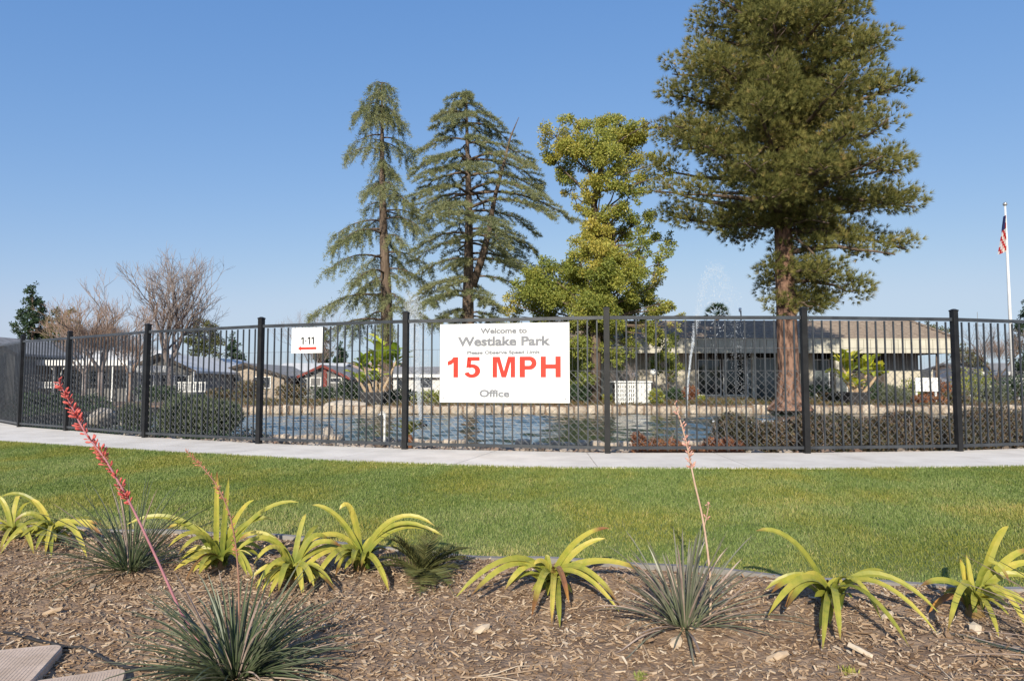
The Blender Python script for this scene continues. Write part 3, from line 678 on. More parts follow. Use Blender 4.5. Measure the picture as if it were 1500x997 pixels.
bld_box(wx(1344), wx(1378), 37.5, 39, zpx(540, 37.5), zpx(529, 37.5), M['stucco'], 'beam', off)
bld_box(wx(1348), wx(1392), 37.0, 39, -.1, zpx(541, 37), M['stucco'], 'low_wall', off)
for px in (1094.5, 1213): bld_box(wx(px)-.09, wx(px)+.09, DF+.5, DF+.68, -.05, zB+.05, M['fascia'], 'column', off)
# roof vent pole with lamp
p = pw(1085.5, 470, 39); t = thing('roof_lamp', p-[0, 0, .3], 'small white floodlight on a short pole above the office roof', 'lamp'); g = G(); tube(g, [p-[0, 0, .3], p+[0, 0, .75]], .035, 6); part('pole', g, M['trim'], t)
g = G(); rock(g, p+[-.08, -.1, .62], (.1, .1, .13), 3); part('lamp_head', g, M['white'], t, True)

# ------------------------------------------------------------------ houses on the left
def gable_house(name, label, x0, x1, y0, y1, zg, ze, zr, ridge_axis, wm, rm, tm, group=None, over=.35, rt=.12):
    """a low house: walls, two roof slopes with thickness, fascia trim; ridge along 'x' or 'y'"""
    t = thing(name, ((x0+x1)/2, (y0+y1)/2, zg), label, 'house', group)
    g = G(); xm = (x0+x1)/2; ym = (y0+y1)/2
    if ridge_axis == 'y':
        V = [[x0,y0,zg],[x1,y0,zg],[x1,y1,zg],[x0,y1,zg],[x0,y0,ze],[x1,y0,ze],[x1,y1,ze],[x0,y1,ze],[xm,y0,zr],[xm,y1,zr]]
        F = [[0,1,5,8,4],[2,3,7,9,6],[1,2,6,5],[3,0,4,7]]
    else:
        V = [[x0,y0,zg],[x1,y0,zg],[x1,y1,zg],[x0,y1,zg],[x0,y0,ze],[x1,y0,ze],[x1,y1,ze],[x0,y1,ze],[x0,ym,zr],[x1,ym,zr]]
        F = [[0,1,5,4],[2,3,7,6],[1,2,6,9,5],[3,0,4,8,7]]
    g.add(V, F); part('wall', g, wm, t)
    def slope(a, b_, c, d):
        g = G(); q = np.array([a, b_, c, d], float); lo = q.copy(); lo[:, 2] -= rt
        g.add(np.concatenate([lo, q+[0, 0, .02]]), BF); return g
    if ridge_axis == 'y':
        h = (x1-x0)/2; k = (zr-ze)/h; o = over
        for s in (-1, 1):
            xe_ = xm+s*(h+o); zz = ze-k*o
            part('roof', slope([xe_, y0-o, zz+.06], [xm, y0-o, zr+.06], [xm, y1+o, zr+.06], [xe_, y1+o, zz+.06]), rm, t)
            g = G(); beam(g, [xe_, y0-o-.03, zz+.0], [xm, y0-o-.03, zr+.0], .05, .17); part('fascia', g, tm, t)
    else:
        h = (y1-y0)/2; k = (zr-ze)/h; o = over
        for s in (-1, 1):
            ye = ym+s*(h+o); zz = ze-k*o
            part('roof', slope([x0-o, ye, zz+.06], [x1+o, ye, zz+.06], [x1+o, ym, zr+.06], [x0-o, ym, zr+.06]), rm, t)
        g = G(); box(g, (xm, y0-o-.03, ze-k*o-.02), (x1-x0+2*o, .05, .26)); part('fascia', g, tm, t)
    return t
def hwin(t, px0, px1, py0, py1, d, gm='bluegrey', fm='white', name='window'):
    a = pw(px0, py0, d); b_ = pw(px1, py1, d); x0, x1 = a[0], b_[0]; z1, z0 = a[2], b_[2]; g = G(); w_ = .06
    for (c, s) in ((((x0+x1)/2, d, z1), (x1-x0+w_, .06, w_)), (((x0+x1)/2, d, z0), (x1-x0+w_, .06, w_)), ((x0, d, (z0+z1)/2), (w_, .06, z1-z0-w_)), ((x1, d, (z0+z1)/2), (w_, .06, z1-z0-w_))): box(g, c, s)
    f = part(name, g, M[fm], t, loc=((x0+x1)/2, d, z0)); g = G(); box(g, ((x0+x1)/2, d+.02, (z0+z1)/2), (x1-x0-w_, .03, z1-z0-w_)); part('pane', g, M[gm], f)
def PX(px, d): return pw(px, 560, d)[0]
def PZ(py, d): return pw(750, py, d)[2]
# A: long low home with white roof and open carport, gable to its right
D1 = 42.0
hA = gable_house('mobile_home', 'long grey mobile home with a white flat awning roof at far left', PX(20, D1), PX(188, D1), D1+2.5, D1+8, -.95, PZ(534, D1), PZ(514, D1+5), 'x', M['hw_grey'], M['roof_w'], M['white'])
g = G(); xa, xb = PX(38, D1), PX(190, D1); za = PZ(532, D1); box(g, ((xa+xb)/2, D1+1.2, za+.12), (xb-xa, 2.6, .10)); part('awning', g, M['roof_w'], hA)
g = G(); box(g, ((xa+xb)/2, D1-.14, za+.03), (xb-xa, .06, .34)); part('awning_fascia', g, M['white'], hA)
for px in (42, 78, 122, 165, 189): g = G(); box(g, (PX(px, D1), D1, (za-.95)/2), (.09, .09, za+.95)); part('awning_post', g, M['white'], hA)
for px in (62, 104):  # white lattice arches
    g = G(); cx = PX(px, D1); rr = .68
    for q in range(12):
        a1_, a2_ = PI*q/12, PI*(q+1)/12
        if q % 1 == 0: beam(g, [cx+rr*math.cos(a1_), D1+.06, za-.75+rr*math.sin(a1_)], [cx+rr*math.cos(a2_-.06), D1+.06, za-.75+rr*math.sin(a2_-.06)], .03, .05)
    part('arch_trim', g, M['white'], hA)
g = G(); z_ = PZ(560, D1)
for k in range(26): x_ = PX(42, D1)+k*.075*1.0; box(g, (x_, D1+.03, z_-.15), (.03, .03, .30))
box(g, (PX(42, D1)+.95, D1+.03, z_+.01), (2.0, .05, .05)); box(g, (PX(42, D1)+.95, D1+.03, z_-.31), (2.0, .05, .05)); part('railing', g, M['white'], hA, kind='stuff')
hwin(hA, 85, 112, 545, 562, D1+2.44); hwin(hA, 130, 158, 543, 562, D1+2.44)
D2 = 40.0
hB = gable_house('mobile_home', 'grey gabled mobile home with white porch beam behind the bare tree', PX(190, D2), PX(282, D2), D2, D2+12, -.95, PZ(541, D2), PZ(519.5, D2), 'y', M['hw_grey'], M['roof_w'], M['trim'])
g = G(); box(g, (PX(217, D2-1), D2-1, PZ(540, D2-1)), (PX(248, D2-1)-PX(186, D2-1), .1, .38)); part('porch_beam', g, M['white'], hB)
for px in (187, 204, 247, 283): g = G(); zt_ = PZ(544, D2-1); box(g, (PX(px, D2-1), D2-1, (zt_-.95)/2), (.1, .1, zt_+.95)); part('porch_post', g, M['white'], hB)
hwin(hB, 206, 225, 548, 565, D2-.03); hwin(hB, 236, 246, 548, 582, D2-.03, name='door'); hwin(hB, 256, 276, 550, 564, D2-.03)
g = G(); x0_, x1_ = PX(262, D2-1), PX(303, D2-1)
for k in range(16): box(g, (x0_+(x1_-x0_)*k/15, D2-1.2, PZ(566, D2-1)), (.04, .04, .55))
for zz in (560, 573): box(g, ((x0_+x1_)/2, D2-1.2, PZ(zz, D2-1)), (x1_-x0_, .05, .05))
part('railing', g, M['white'], hB, kind='stuff')
D3 = 46.0
hC = gable_house('mobile_home', 'tan gabled home with pale grey roof, just left of the fourth fence post', PX(305, D3), PX(416, D3), D3, D3+13, -.95, PZ(550, D3), PZ(533, D3), 'y', M['hw_tan'], M['roof_g'], M['trim'])
hwin(hC, 330, 350, 551, 566, D3-.03); hwin(hC, 372, 396, 552, 568, D3-.03, 'bluegrey')
g = G(); box(g, (PX(322, D3), D3-.06, PZ(566, D3)), (.75, .08, 1.2)); part('garage_door', g, M['hw_tan'], hC)
D4 = 52.0
hD = gable_house('mobile_home', 'long grey home with a bright white roof right of the fourth fence post', PX(390, D4), PX(482, D4), D4, D4+10, -.95, PZ(551, D4), PZ(533, D4+5), 'x', M['hw_grey'], M['roof_w'], M['white'])
hwin(hD, 398, 408, 553, 567, D4-.03); hwin(hD, 424, 430, 552, 575, D4-.03, name='door')
D5 = 48.0
hE = gable_house('mobile_home', 'grey gabled home with dark red roof trim behind the arrow sign', PX(440, D5), PX(507, D5), D5, D5+9, -.95, PZ(551, D5), PZ(535.5, D5), 'y', M['hw_grey'], M['roof_g'], M['redtrim'])
g = G(); box(g, (PX(476, D5), D5-.05, PZ(551, D5)), (.28, .08, 1.45)); part('red_pillar', g, M['redtrim'], hE)
hwin(hE, 442, 450, 554, 580, D5-.03, name='door'); hwin(hE, 484, 500, 553, 560, D5-.03); hwin(hE, 455, 470, 553, 565, D5-.03, 'hw_grey')
D6 = 60.0
hF = gable_house('mobile_home', 'home with a tan shingled roof left of the banana plant', PX(490, D6), PX(570, D6), D6, D6+10, -.95, PZ(551, D6), PZ(532, D6+5), 'x', M['hw_tan'], M['roof_t'], M['white'])
hwin(hF, 505, 515, 554, 566, D6-.03)
D7 = 56.0
hG = gable_house('mobile_home', 'white sided home with grey roof between the banana plant and the speed sign', PX(565, D7), PX(660, D7), D7, D7+9, -.95, PZ(549, D7), PZ(538, D7+4), 'x', M['roof_w'], M['roof_g'], M['white'])
hwin(hG, 582, 592, 553, 570, D7-.03); hwin(hG, 615, 632, 553, 568, D7-.03)
# roof peak of a house at the far left edge
D8 = 40.0
hH = gable_house('mobile_home', 'grey roofed house whose roof peak shows above the fence at the left edge', PX(-60, D8), PX(20, D8), D8, D8+10, -.95, PZ(515, D8), PZ(494, D8), 'y', M['hw_grey'], M['roof_g'], M['trim'])
# building far right behind shrubs
hI = gable_house('mobile_home', 'low white walled home behind the shrubs near the flagpole', PX(1440, 50), PX(1560, 50), 50, 58, -.05, PZ(545, 50), PZ(533, 54), 'x', M['roof_w'], M['roof_g'], M['white'])

# ------------------------------------------------------------------ vegetation builders
def stem_taper(g, pts, r0, r1, n=8, a=.5):
    k = len(pts); tube(g, pts, np.linspace(r0, r1, k), n, a)
def prof(y, ys_, vs): return float(np.interp(y, ys_, vs))
def tree_root(name, p, label, cat='tree', group=None): return thing(name, p, label, cat, group)

def pine():
    D = 26.5; base = pg(1157, 594, 0.0); D = base[1]
    t = tree_root('pine_tree', base, 'very tall pine with red brown trunk and dense needled crown by the pond', 'tree')
    m_ = lambda px: (px)*D/FPX
    cx = lambda z: base[0] + (pw(1146, 300, D)[0]-pw(1157, 594, D)[0])*min(z/7, 1)
    zs = np.array([-.15, .0, .12, .3, .6, 1.1, 2, 3.3, 5, 7, 9, 11, 13, 15, 16.3]); rs = np.array([.80, .66, .54, .45, .40, .37, .355, .34, .32, .29, .26, .21, .15, .08, .03])
    g = G(); n = 28; th = np.arange(n)*2*PI/n; zz = []; 
    zd = np.concatenate([np.linspace(-.15, 1.2, 14), np.linspace(1.4, 16.3, 50)]); rd = np.interp(zd, zs, rs)
    V = []
    for z, r_ in zip(zd, rd):
        fl = np.exp(-max(z, 0)/.25)*.16
        rr = r_*(1+fl*np.sin(th*5+1)+.035*np.sin(th*9+z*3)+.02*np.sin(th*14+z*9))
        V.append(np.stack([cx(z)+rr*np.cos(th), D+rr*np.sin(th), np.full(n, z)], 1))
    k = len(zd); i = np.arange(k-1)[:, None]*n; j = np.arange(n)[None, :]; j2 = (j+1) % n
    g.add(np.concatenate(V), np.stack([i+j, i+j2, i+n+j2, i+n+j], -1).reshape(-1, 4)); part('trunk', g, M['bark'], t, True)
    # crown profile: image rows -> left and right reach in metres
    ysL = [-110, -60, 0, 60, 100, 130, 180, 230, 290, 318, 345]; vL = [10, 80, 135, 170, 180, 204, 196, 212, 212, 190, 80]
    ysR = [-110, -60, 0, 50, 100, 160, 200, 240, 280, 320, 370, 400, 440, 470]; vR = [10, 74, 118, 132, 166, 174, 193, 196, 194, 185, 183, 157, 98, 72]
    r = np.random.default_rng(21); gb = G(); g = G(); C = []
    zrow = lambda y: pw(1146, y, D)[2]
    nb = 0
    rows = []
    y = -100.
    while y < 462: rows.append(y); y += 5.2
    ang = 0
    for y in rows:
        ang += 2.4; a = ang + r.normal(0, .3); z = zrow(y)
        ca, sa = math.cos(a), math.sin(a)
        RL = prof(y, ysL, vL)*D/FPX if y < 345 else 0; RR = prof(y, ysR, vR)*D/FPX
        wr = (ca+1)/2; R_ = RL*(1-wr)+RR*wr if y < 345 else RR*max(ca, 0)**.5
        if y >= 345 and ca < .15:
            continue
        R_ *= r.choice([r.uniform(.86, 1.0), r.uniform(.55, .8)], p=[.72, .28])
        if R_ < .5: continue
        z0 = z - R_*.12 - .15 if y < 300 else z+R_*.10
        k = 7; T = np.linspace(0, 1, k)
        pts = np.stack([cx(z)+ca*R_*T*.95, D+sa*R_*T*.95, z0+(z-z0)*T**1.6+.10*np.sin(T*5+a)], 1)
        pts += r.normal(0, .05, pts.shape)*T[:, None]
        stem_taper(gb, pts, .05+.018*R_, .02, 6)
        for q in np.arange(.16 if R_ > 2 else .12, 1.01, .55/max(R_, .8)):
            c = np.array([np.interp(q, T, pts[:, i_]) for i_ in range(3)])
            for s in (-1, 0, 1):
                if s != 0 and r.random() < .22: continue
                lat = s*r.uniform(.35, .85)*(1.15-q*.6)
                e = c+np.array([-sa*lat, ca*lat, r.uniform(.0, .35)])+np.array([ca, sa, 0])*r.uniform(-.05, .3)
                if s: stem_taper(gb, [c, (c+e)/2+[0, 0, .03], e], .022, .010, 4)
                C.append((e, r.uniform(.40, .62), ca, sa))
    r.shuffle(C); keep_ = []
    for c_ in C:
        if all(np.linalg.norm(c_[0]-o_[0]) > .55 for o_ in keep_): keep_.append(c_)
    hol = bumpy(np.array([c_[0] for c_ in keep_]), 1.0, .75, 91); thr = np.quantile(hol, .84); keep_ = [c_ for c_, h_ in zip(keep_, hol) if h_ < thr or c_[0][2] > 12.3]  # hollows between the boughs
    C = [(c_[0], r.uniform(.42, .66), c_[2], c_[3]) for c_ in keep_]
    # small dark clump below on the left and the thin twisted dead branch
    for (px, py, rad) in ((1106, 322, .42), (1120, 305, .25)):
        C.append((pw(px, py, D-1.0), rad, -.5, -.8))
    stem_taper(gb, [pw(1140, 285, D), pw(1130, 290, D-.6), pw(1118, 312, D-1)], .05, .02, 5)
    stem_taper(gb, [pw(1158, 347, D), pw(1170, 352, D-.5), pw(1182, 362, D-.9), pw(1195, 375, D-1.1)], .075, .03, 6)
    stem_taper(gb, [pw(1158, 322, D), pw(1165, 335, D-.3), pw(1168, 350, D-.6)], .04, .015, 5)
    part('branches', gb, M['cbark'], t, True)
    for (c, rad, ca, sa) in C:
        nt_ = int(44*(rad/.45)**2); Q = rdir(nt_)*rad*(r.random(nt_)**.4)[:, None]*np.array([1.1, 1.1, .78]); P0 = c+Q
        out = unit(Q*1.0+np.array([ca*.25, sa*.25, .28]))
        nn = 26; Pn = np.repeat(P0, nn, 0); Dn = unit(np.repeat(out, nn, 0)*.95+rdir(nt_*nn)*.62)
        av = np.repeat(np.clip(r.normal(.40, .13, nt_), 0, 1), nn)+r.normal(0, .10, nt_*nn)+r.normal(0, .06)
        dead = np.repeat(r.random(nt_) < .03, nn)
        tris(g, Pn, Dn, r.uniform(.14, .26, nt_*nn), .014, np.clip(av+dead*.5, 0, 1))
    part('crown', g, M['pine'], t)
pine()

def cedar(base, top_px, D, rows, rowL, rowR, label, seed, extra=None, ylast=470, hang=.6, nbr=5, spc=(13, 21), jit=4):
    r = np.random.default_rng(seed); t = tree_root('cedar_tree', base, label, 'tree', 'tall cedars on the far bank')
    top = pw(top_px[0], top_px[1], D); H = top[2]-base[2]
    f = lambda q: base+(top-base)*q+np.array([.10*math.sin(q*7+seed), .08*math.cos(q*6), 0])*min(q*4, 1)*(1-q)
    g = G(); qs = np.linspace(0, 1, 26); tube(g, [f(q) for q in qs], np.interp(qs, [0, .03, .3, 1], [.42, .30, .24, .03]), 12)
    stems = [(lambda z: f((z-base[2])/H))]
    if extra:
        ep = np.array([pw(px, py, D+dd) for px, py, dd in extra]); tube(g, ep, np.interp(np.arange(len(ep)), [0, 3, len(ep)-1], [.17, .09, .012]), 10)
    part('trunk', g, M['cbark'], t, True)
    gb = G(); g = G(); y = rows[0]; ang = r.uniform(0, 6)
    while y < ylast:
        frac = (y-rows[0])/(ylast-rows[0]); nb = 3 if frac < .06 else nbr; ang += r.uniform(.5, 1.1)
        for kb in range(nb):
            a = ang+kb*2*PI/nb+r.normal(0, .28); ca, sa = math.cos(a), math.sin(a); yy = y+r.normal(0, jit)*min(1, frac*5)
            if frac > .1 and r.random() < .10: continue
            z = pw(750, yy, D)[2]; c = stems[0](z); dx = (c[0])*FPX/D+750
            RL = (dx-prof(yy, rows, rowL))*D/FPX; RR = (prof(yy, rows, rowR)-dx)*D/FPX; wr = (ca+1)/2
            R_ = max(.35, (RL*(1-wr)+RR*wr)*r.choice([1.12, .95, .7, .42], p=[.40, .25, .19, .16])); k = 9; T = np.linspace(0, 1, k)
            if hang: zc = .05*R_*np.sin(T*PI)-(.20*R_+.25)*T**2.2+.1
            else: zc = (.16*R_)*T-(.22*R_+.08)*T**3
            kn = r.normal(0, .04*R_, k)*T
            pts = np.stack([c[0]+ca*R_*T-sa*kn, c[1]+sa*R_*T+ca*kn, z+zc], 1)
            stem_taper(gb, pts, .022+.013*R_, .006, 5); q = .30 if R_ > 1.2 else .08; dens = r.uniform(.75, 1.2); tone = r.normal(0, .07); sd0 = 1
            while q < 1.0:
                c2 = np.array([np.interp(q, T, pts[:, i_]) for i_ in range(3)]); sd0 = -sd0
                ls = (.28+.22*R_*min(1, 2.2*(1-q)+.25))*r.uniform(.55, 1.15)
                sd = unit(np.array([ca*.75-sd0*sa*.8, sa*.75+sd0*ca*.8, .04])); m2 = 8; S_ = np.linspace(.05, 1, m2)
                sp = c2+sd*(ls*S_)[:, None]+np.array([0, 0, -1])*((hang*.55+.10+.16*ls)*S_**1.8)[:, None]
                if ls > .5: stem_taper(gb, sp[::3], .008, .003, 3)
                nn = int(24*dens); P = np.repeat(sp, nn, 0)+r.normal(0, .045, (m2*nn, 3))*np.array([1, 1, .45+hang])-np.array([0, 0, .05*hang])*r.random((m2*nn, 1))*4
                Dn = unit(np.repeat(sd[None], m2*nn, 0)*(.7-.4*hang)+rdir(m2*nn)*.7+np.array([0, 0, .12-.75*hang]))
                av = np.clip(.40+tone+r.normal(0, .15, m2*nn)+np.repeat(S_, nn)*.16, 0, 1)
                tris(g, P, Dn, r.uniform(.06, .17, m2*nn), .024, av)
                q += r.uniform(.07, .13)/max(R_*.5, .4)
            nn = 50; P = pts[-1]+r.normal(0, .08, (nn, 3)); tris(g, P, unit(np.array([ca*.6, sa*.6, -.4*hang])+rdir(nn)*.6), .15, .024, np.clip(r.normal(.55, .12, nn), 0, 1))
            if r.random() < .12: # a bare dead twig
                stem_taper(gb, [pts[4], pts[5]+[0, 0, -.1], pts[6]+[r.normal(0, .2), 0, -.35]], .012, .003, 3)
        y += r.uniform(*spc)*(1.12 if frac > .12 else .6)
    part('branches', gb, M['cbark'], t, True); part('crown', g, M['cedar'], t)
bA = pg(566, 592, .0); bA = pw(566, 588, 29.0); bA[2] = 0
cedar(bA, (559, 121), 29.0, [125, 150, 200, 240, 290, 340, 400, 440, 470], [538, 520, 514, 496, 489, 484, 467, 465, 475], [580, 588, 596, 604, 624, 620, 628, 640, 632],
      'slender drooping cedar, the left one of the two tall cedars', 31, hang=.72, nbr=5, spc=(20, 31), jit=7)
bB = pw(690, 588, 28.0); bB[2] = 0
cedar(bB, (683, 136), 28.0, [140, 160, 190, 220, 260, 300, 340, 362, 400, 450, 480], [655, 640, 626, 618, 600, 594, 600, 598, 600, 602, 612], [706, 724, 756, 776, 800, 832, 832, 808, 770, 750, 738],
      'broad layered cedar with two stems, right of the slender cedar', 47, extra=[(692, 420, 0), (706, 378, -.2), (717, 335, -.4), (724, 292, -.4), (738, 240, -.3), (748, 200, -.2), (760, 172, 0)], hang=.12, nbr=6, spc=(18, 28), jit=5)

def lobes_tree(name, label, base, D, trunk, lobes, mat, nleaf, lw, seed, barkm='cbark', yel=None, cat='tree', group=None, depth=.8, tr=.2, ctr=None, stuffk=None):
    """lobes: (px, py, r_px, hue) read from the photo, each given its own depth"""
    r = np.random.default_rng(seed); t = tree_root(name, base, label, cat, group); gb = G(); g = G()
    tp = [base]+[pw(px, py, D) for px, py in trunk]; stem_taper(gb, tp, tr, tr*.35, 10)
    tpa = np.stack([np.interp(np.linspace(0, len(tp)-1, 40), np.arange(len(tp)), np.array(tp)[:, i_]) for i_ in range(3)], 1)[8:]
    for (px, py, rp, hue) in lobes:
        rad = rp*D/FPX; c = pw(px, py, D+r.uniform(-1, 1)*depth)
        j = np.argmin(np.linalg.norm(tpa-(c-[0, 0, rad*1.2+.5]), axis=1)); s = tpa[j]
        midp = (s+c)/2+r.normal(0, .08, 3)+[0, 0, -.1]; stem_taper(gb, [s, midp, c], tr*.20, tr*.05, 6)
        ns = max(4, int(10*(rad/.6)**1.5)); 
        for k in range(ns):
            cc = c+rdir(1)[0]*rad*r.uniform(.3, 1.05); rr = rad*r.uniform(.22, .42); stem_taper(gb, [c, (c+cc)/2, cc], .018, .006, 3)
            n_ = int(nleaf*(rr/.3)**2); Q = rdir(n_); P = cc+Q*rr*(r.random(n_)**.6)[:, None]*np.array([1.25, 1.25, 1.0])
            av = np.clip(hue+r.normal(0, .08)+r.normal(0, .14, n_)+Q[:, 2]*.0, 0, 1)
            tris(g, P, unit(Q*.6+rdir(n_)*.8+[0, 0, -.1]), lw*r.uniform(.7, 1.3, n_), lw*.55, av, quad=True)
    part('trunk', gb, M[barkm], t, True); part('crown', g, mat, t); return t
cl = []
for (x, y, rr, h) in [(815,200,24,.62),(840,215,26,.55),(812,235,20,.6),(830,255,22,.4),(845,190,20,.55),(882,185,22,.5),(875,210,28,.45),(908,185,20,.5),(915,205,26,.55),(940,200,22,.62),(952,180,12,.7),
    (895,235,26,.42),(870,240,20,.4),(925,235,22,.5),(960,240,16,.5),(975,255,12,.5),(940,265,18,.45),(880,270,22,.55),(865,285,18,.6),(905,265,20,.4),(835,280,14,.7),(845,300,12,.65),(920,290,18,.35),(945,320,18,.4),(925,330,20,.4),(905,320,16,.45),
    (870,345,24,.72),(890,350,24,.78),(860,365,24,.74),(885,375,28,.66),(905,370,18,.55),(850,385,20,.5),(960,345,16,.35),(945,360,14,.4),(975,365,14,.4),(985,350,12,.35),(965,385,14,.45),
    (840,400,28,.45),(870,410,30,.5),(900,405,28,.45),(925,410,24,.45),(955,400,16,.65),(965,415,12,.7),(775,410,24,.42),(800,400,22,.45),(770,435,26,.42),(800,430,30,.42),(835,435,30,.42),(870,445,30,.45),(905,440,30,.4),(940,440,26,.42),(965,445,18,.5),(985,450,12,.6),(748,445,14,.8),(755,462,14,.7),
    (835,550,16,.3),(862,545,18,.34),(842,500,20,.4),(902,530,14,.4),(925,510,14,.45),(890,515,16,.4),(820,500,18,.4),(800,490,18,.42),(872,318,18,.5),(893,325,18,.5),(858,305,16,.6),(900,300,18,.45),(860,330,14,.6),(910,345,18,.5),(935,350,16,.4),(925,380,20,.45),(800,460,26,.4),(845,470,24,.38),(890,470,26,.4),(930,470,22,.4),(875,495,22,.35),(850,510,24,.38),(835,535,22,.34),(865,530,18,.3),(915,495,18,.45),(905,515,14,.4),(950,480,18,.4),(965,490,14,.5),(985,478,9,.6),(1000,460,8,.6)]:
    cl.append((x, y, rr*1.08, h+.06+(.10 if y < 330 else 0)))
bC = pw(872, 590, 27.0); bC[2] = 0
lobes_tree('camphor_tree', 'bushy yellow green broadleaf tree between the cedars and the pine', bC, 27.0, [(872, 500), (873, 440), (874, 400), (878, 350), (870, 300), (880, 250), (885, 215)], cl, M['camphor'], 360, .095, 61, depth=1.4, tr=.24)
sh = [(965,505,18,.38),(985,500,16,.4),(975,525,20,.42),(992,530,16,.38),(960,540,14,.35),(985,545,14,.4)]
bS = pw(978, 588, 31); bS[2] = 0
lobes_tree('tall_shrub', 'rounded green shrub against the left end of the office wall', bS, 31.0, [(978, 550), (978, 520)], sh, M['camphor'], 260, .115, 62, depth=.5, tr=.06, cat='shrub')
def blobtree(name, label, px, pytop, pybase, D, lobes, mat, seed, nleaf=55, lw=.16, cat='tree', group=None, z0=-.9, tr=.14, depth=1.0):
    b_ = pw(px, pybase, D); b_[2] = z0; return lobes_tree(name, label, b_, D, [(px, pybase-10), (px, (pybase+pytop)/2), (px, pytop+10)], lobes, M[mat], nleaf*2.2, lw, seed, depth=depth, tr=tr, cat=cat, group=group)
G1 = 'trees behind the mobile homes'
blobtree('evergreen_tree', 'blue green conical evergreen at the far left above the fence', 48, 412, 560, 60, [(48,418,6,.5),(48,428,8,.6),(47,440,9,.5),(50,452,9,.6),(36,442,5,.6),(40,455,8,.4),(60,448,8,.5),(62,458,8,.6),(30,462,8,.6),(48,465,9,.4),(42,475,10,.4),(58,472,9,.5),(66,468,8,.6),(18,475,6,.7),(26,480,7,.7),(36,488,9,.5),(52,488,10,.5),(62,486,9,.6),(40,500,9,.4),(56,500,10,.4),(28,498,6,.6)], 'dark_leaf', 71, 60, .2, group=G1)
blobtree('olive_tree', 'olive green tree right of the blue green evergreen', 92, 455, 560, 55, [(82,458,9,.6),(90,470,11,.5),(78,475,10,.6),(100,462,10,.8),(98,480,12,.6),(84,490,12,.4),(105,492,12,.7),(70,492,10,.5),(92,505,14,.4),(112,478,9,.8)], 'olive_leaf', 72, 50, .18, group=G1)
blobtree('broadleaf_tree', 'dark green dense tree behind the tall bare tree', 300, 470, 560, 48, [(285,478,11,.5),(298,474,11,.6),(310,480,11,.6),(292,492,13,.4),(308,495,13,.5),(278,498,12,.4),(320,500,10,.6),(296,510,14,.3),(314,515,12,.4),(282,518,12,.4)], 'olive_leaf', 73, 50, .16, group=G1)
blobtree('conifer_tree', 'small dark green conifer between the bare tree and the fourth fence post', 341, 486, 560, 60, [(341,490,4,.6),(340,498,6,.5),(343,507,8,.5),(339,516,9,.5),(350,520,8,.4),(345,528,11,.4),(358,532,7,.5),(334,530,8,.5)], 'dark_leaf', 74, 60, .2, group=G1)
blobtree('conifer_tree', 'dark conifer behind the lower right corner of the arrow sign', 474, 478, 560, 75, [(476,482,5,.5),(475,492,7,.5),(474,503,8,.5),(470,514,9,.4),(478,520,9,.5),(462,522,6,.4),(472,530,12,.4)], 'dark_leaf', 75, 60, .22, group=G1)
blobtree('conifer_tree', 'distant conifer left of the banana plant, right of the arrow sign', 498, 500, 560, 75, [(499,502,4,.5),(497,510,6,.5),(500,520,8,.4),(494,528,7,.5),(503,530,7,.5)], 'dark_leaf', 76, 60, .22, group=G1)
blobtree('broadleaf_tree', 'dark green tree at the right edge behind the flagpole', 1512, 450, 575, 45, [(1500,462,12,.4),(1508,450,12,.5),(1494,480,11,.5),(1510,480,16,.4),(1490,500,10,.4),(1504,505,16,.4),(1494,525,13,.4),(1512,530,16,.4),(1496,545,12,.4)], 'dark_leaf', 77, 55, .15, z0=0, group='trees at the right edge')
blobtree('broadleaf_tree', 'olive green tree behind the right end of the office roof', 1372, 478, 575, 52, [(1355,478,8,.5),(1368,480,9,.6),(1380,486,10,.6),(1390,496,10,.5),(1372,498,12,.4),(1405,515,12,.6),(1412,528,12,.6),(1425,520,10,.8),(1432,535,12,.7),(1415,545,14,.4),(1440,545,12,.5)], 'olive_leaf', 78, 55, .16, z0=0, group='trees at the right edge')
blobtree('broadleaf_tree', 'pale green tree glimpsed behind the pine trunk above the office roof', 1172, 440, 575, 48, [(1132,458,7,.6),(1142,452,7,.6),(1165,448,9,.6),(1176,440,9,.5),(1188,452,8,.6),(1160,462,9,.5),(1180,465,8,.5)], 'greyshrub', 79, 50, .14, z0=0, group='trees at the right edge')
G2 = 'shrubs on the far bank'
def shrub(name, label, px, py, d, w_px, h_px, mat, seed, n=1500, lw=.05, z=None, cat='shrub', group=G2, fuzz=False, zs=None, up=.2):
    r = np.random.default_rng(seed); b_ = pg(px, py, z) if z is not None else pw(px, py, d); d = b_[1]
    if z is None and d < 20: b_[2] = -.1
    rx = w_px*d/FPX/2; h = h_px*d/FPX; g = G(); nl = 11
    for k in range(nl):
        a = r.uniform(0, 6.28); q = r.random()**.5*.6; c = b_+np.array([math.cos(a)*rx*q, math.sin(a)*rx*q*.7, h*r.uniform(.3, .62)]); rr = np.array([rx*.42, rx*.36, h*.36])
        n_ = n//nl; Q = rdir(n_); P = c+Q*rr*(r.random(n_)**.35)[:, None]; P[:, 2] = np.maximum(P[:, 2], b_[2]+.01)
        tris(g, P, unit(Q*.6+rdir(n_)*.6+[0, 0, up]), lw*r.uniform(.6, 1.3, n_), lw*(.22 if fuzz else .5), np.clip(r.normal(.5, .17, n_)+r.normal(0, .07), 0, 1), quad=not fuzz)
    st = G()
    for k in range(6):
        a = r.uniform(0, 6.28); tube(st, [b_, b_+[math.cos(a)*rx*.3, math.sin(a)*rx*.3, h*.3], b_+[math.cos(a)*rx*.6, math.sin(a)*rx*.5, h*.75]], [.02*h+.005, .01*h+.004, .003], 4)
    t = thing(name, b_, label, cat, group); part('foliage', g, M[mat], t); part('stems', st, M['cbark'], t); return t
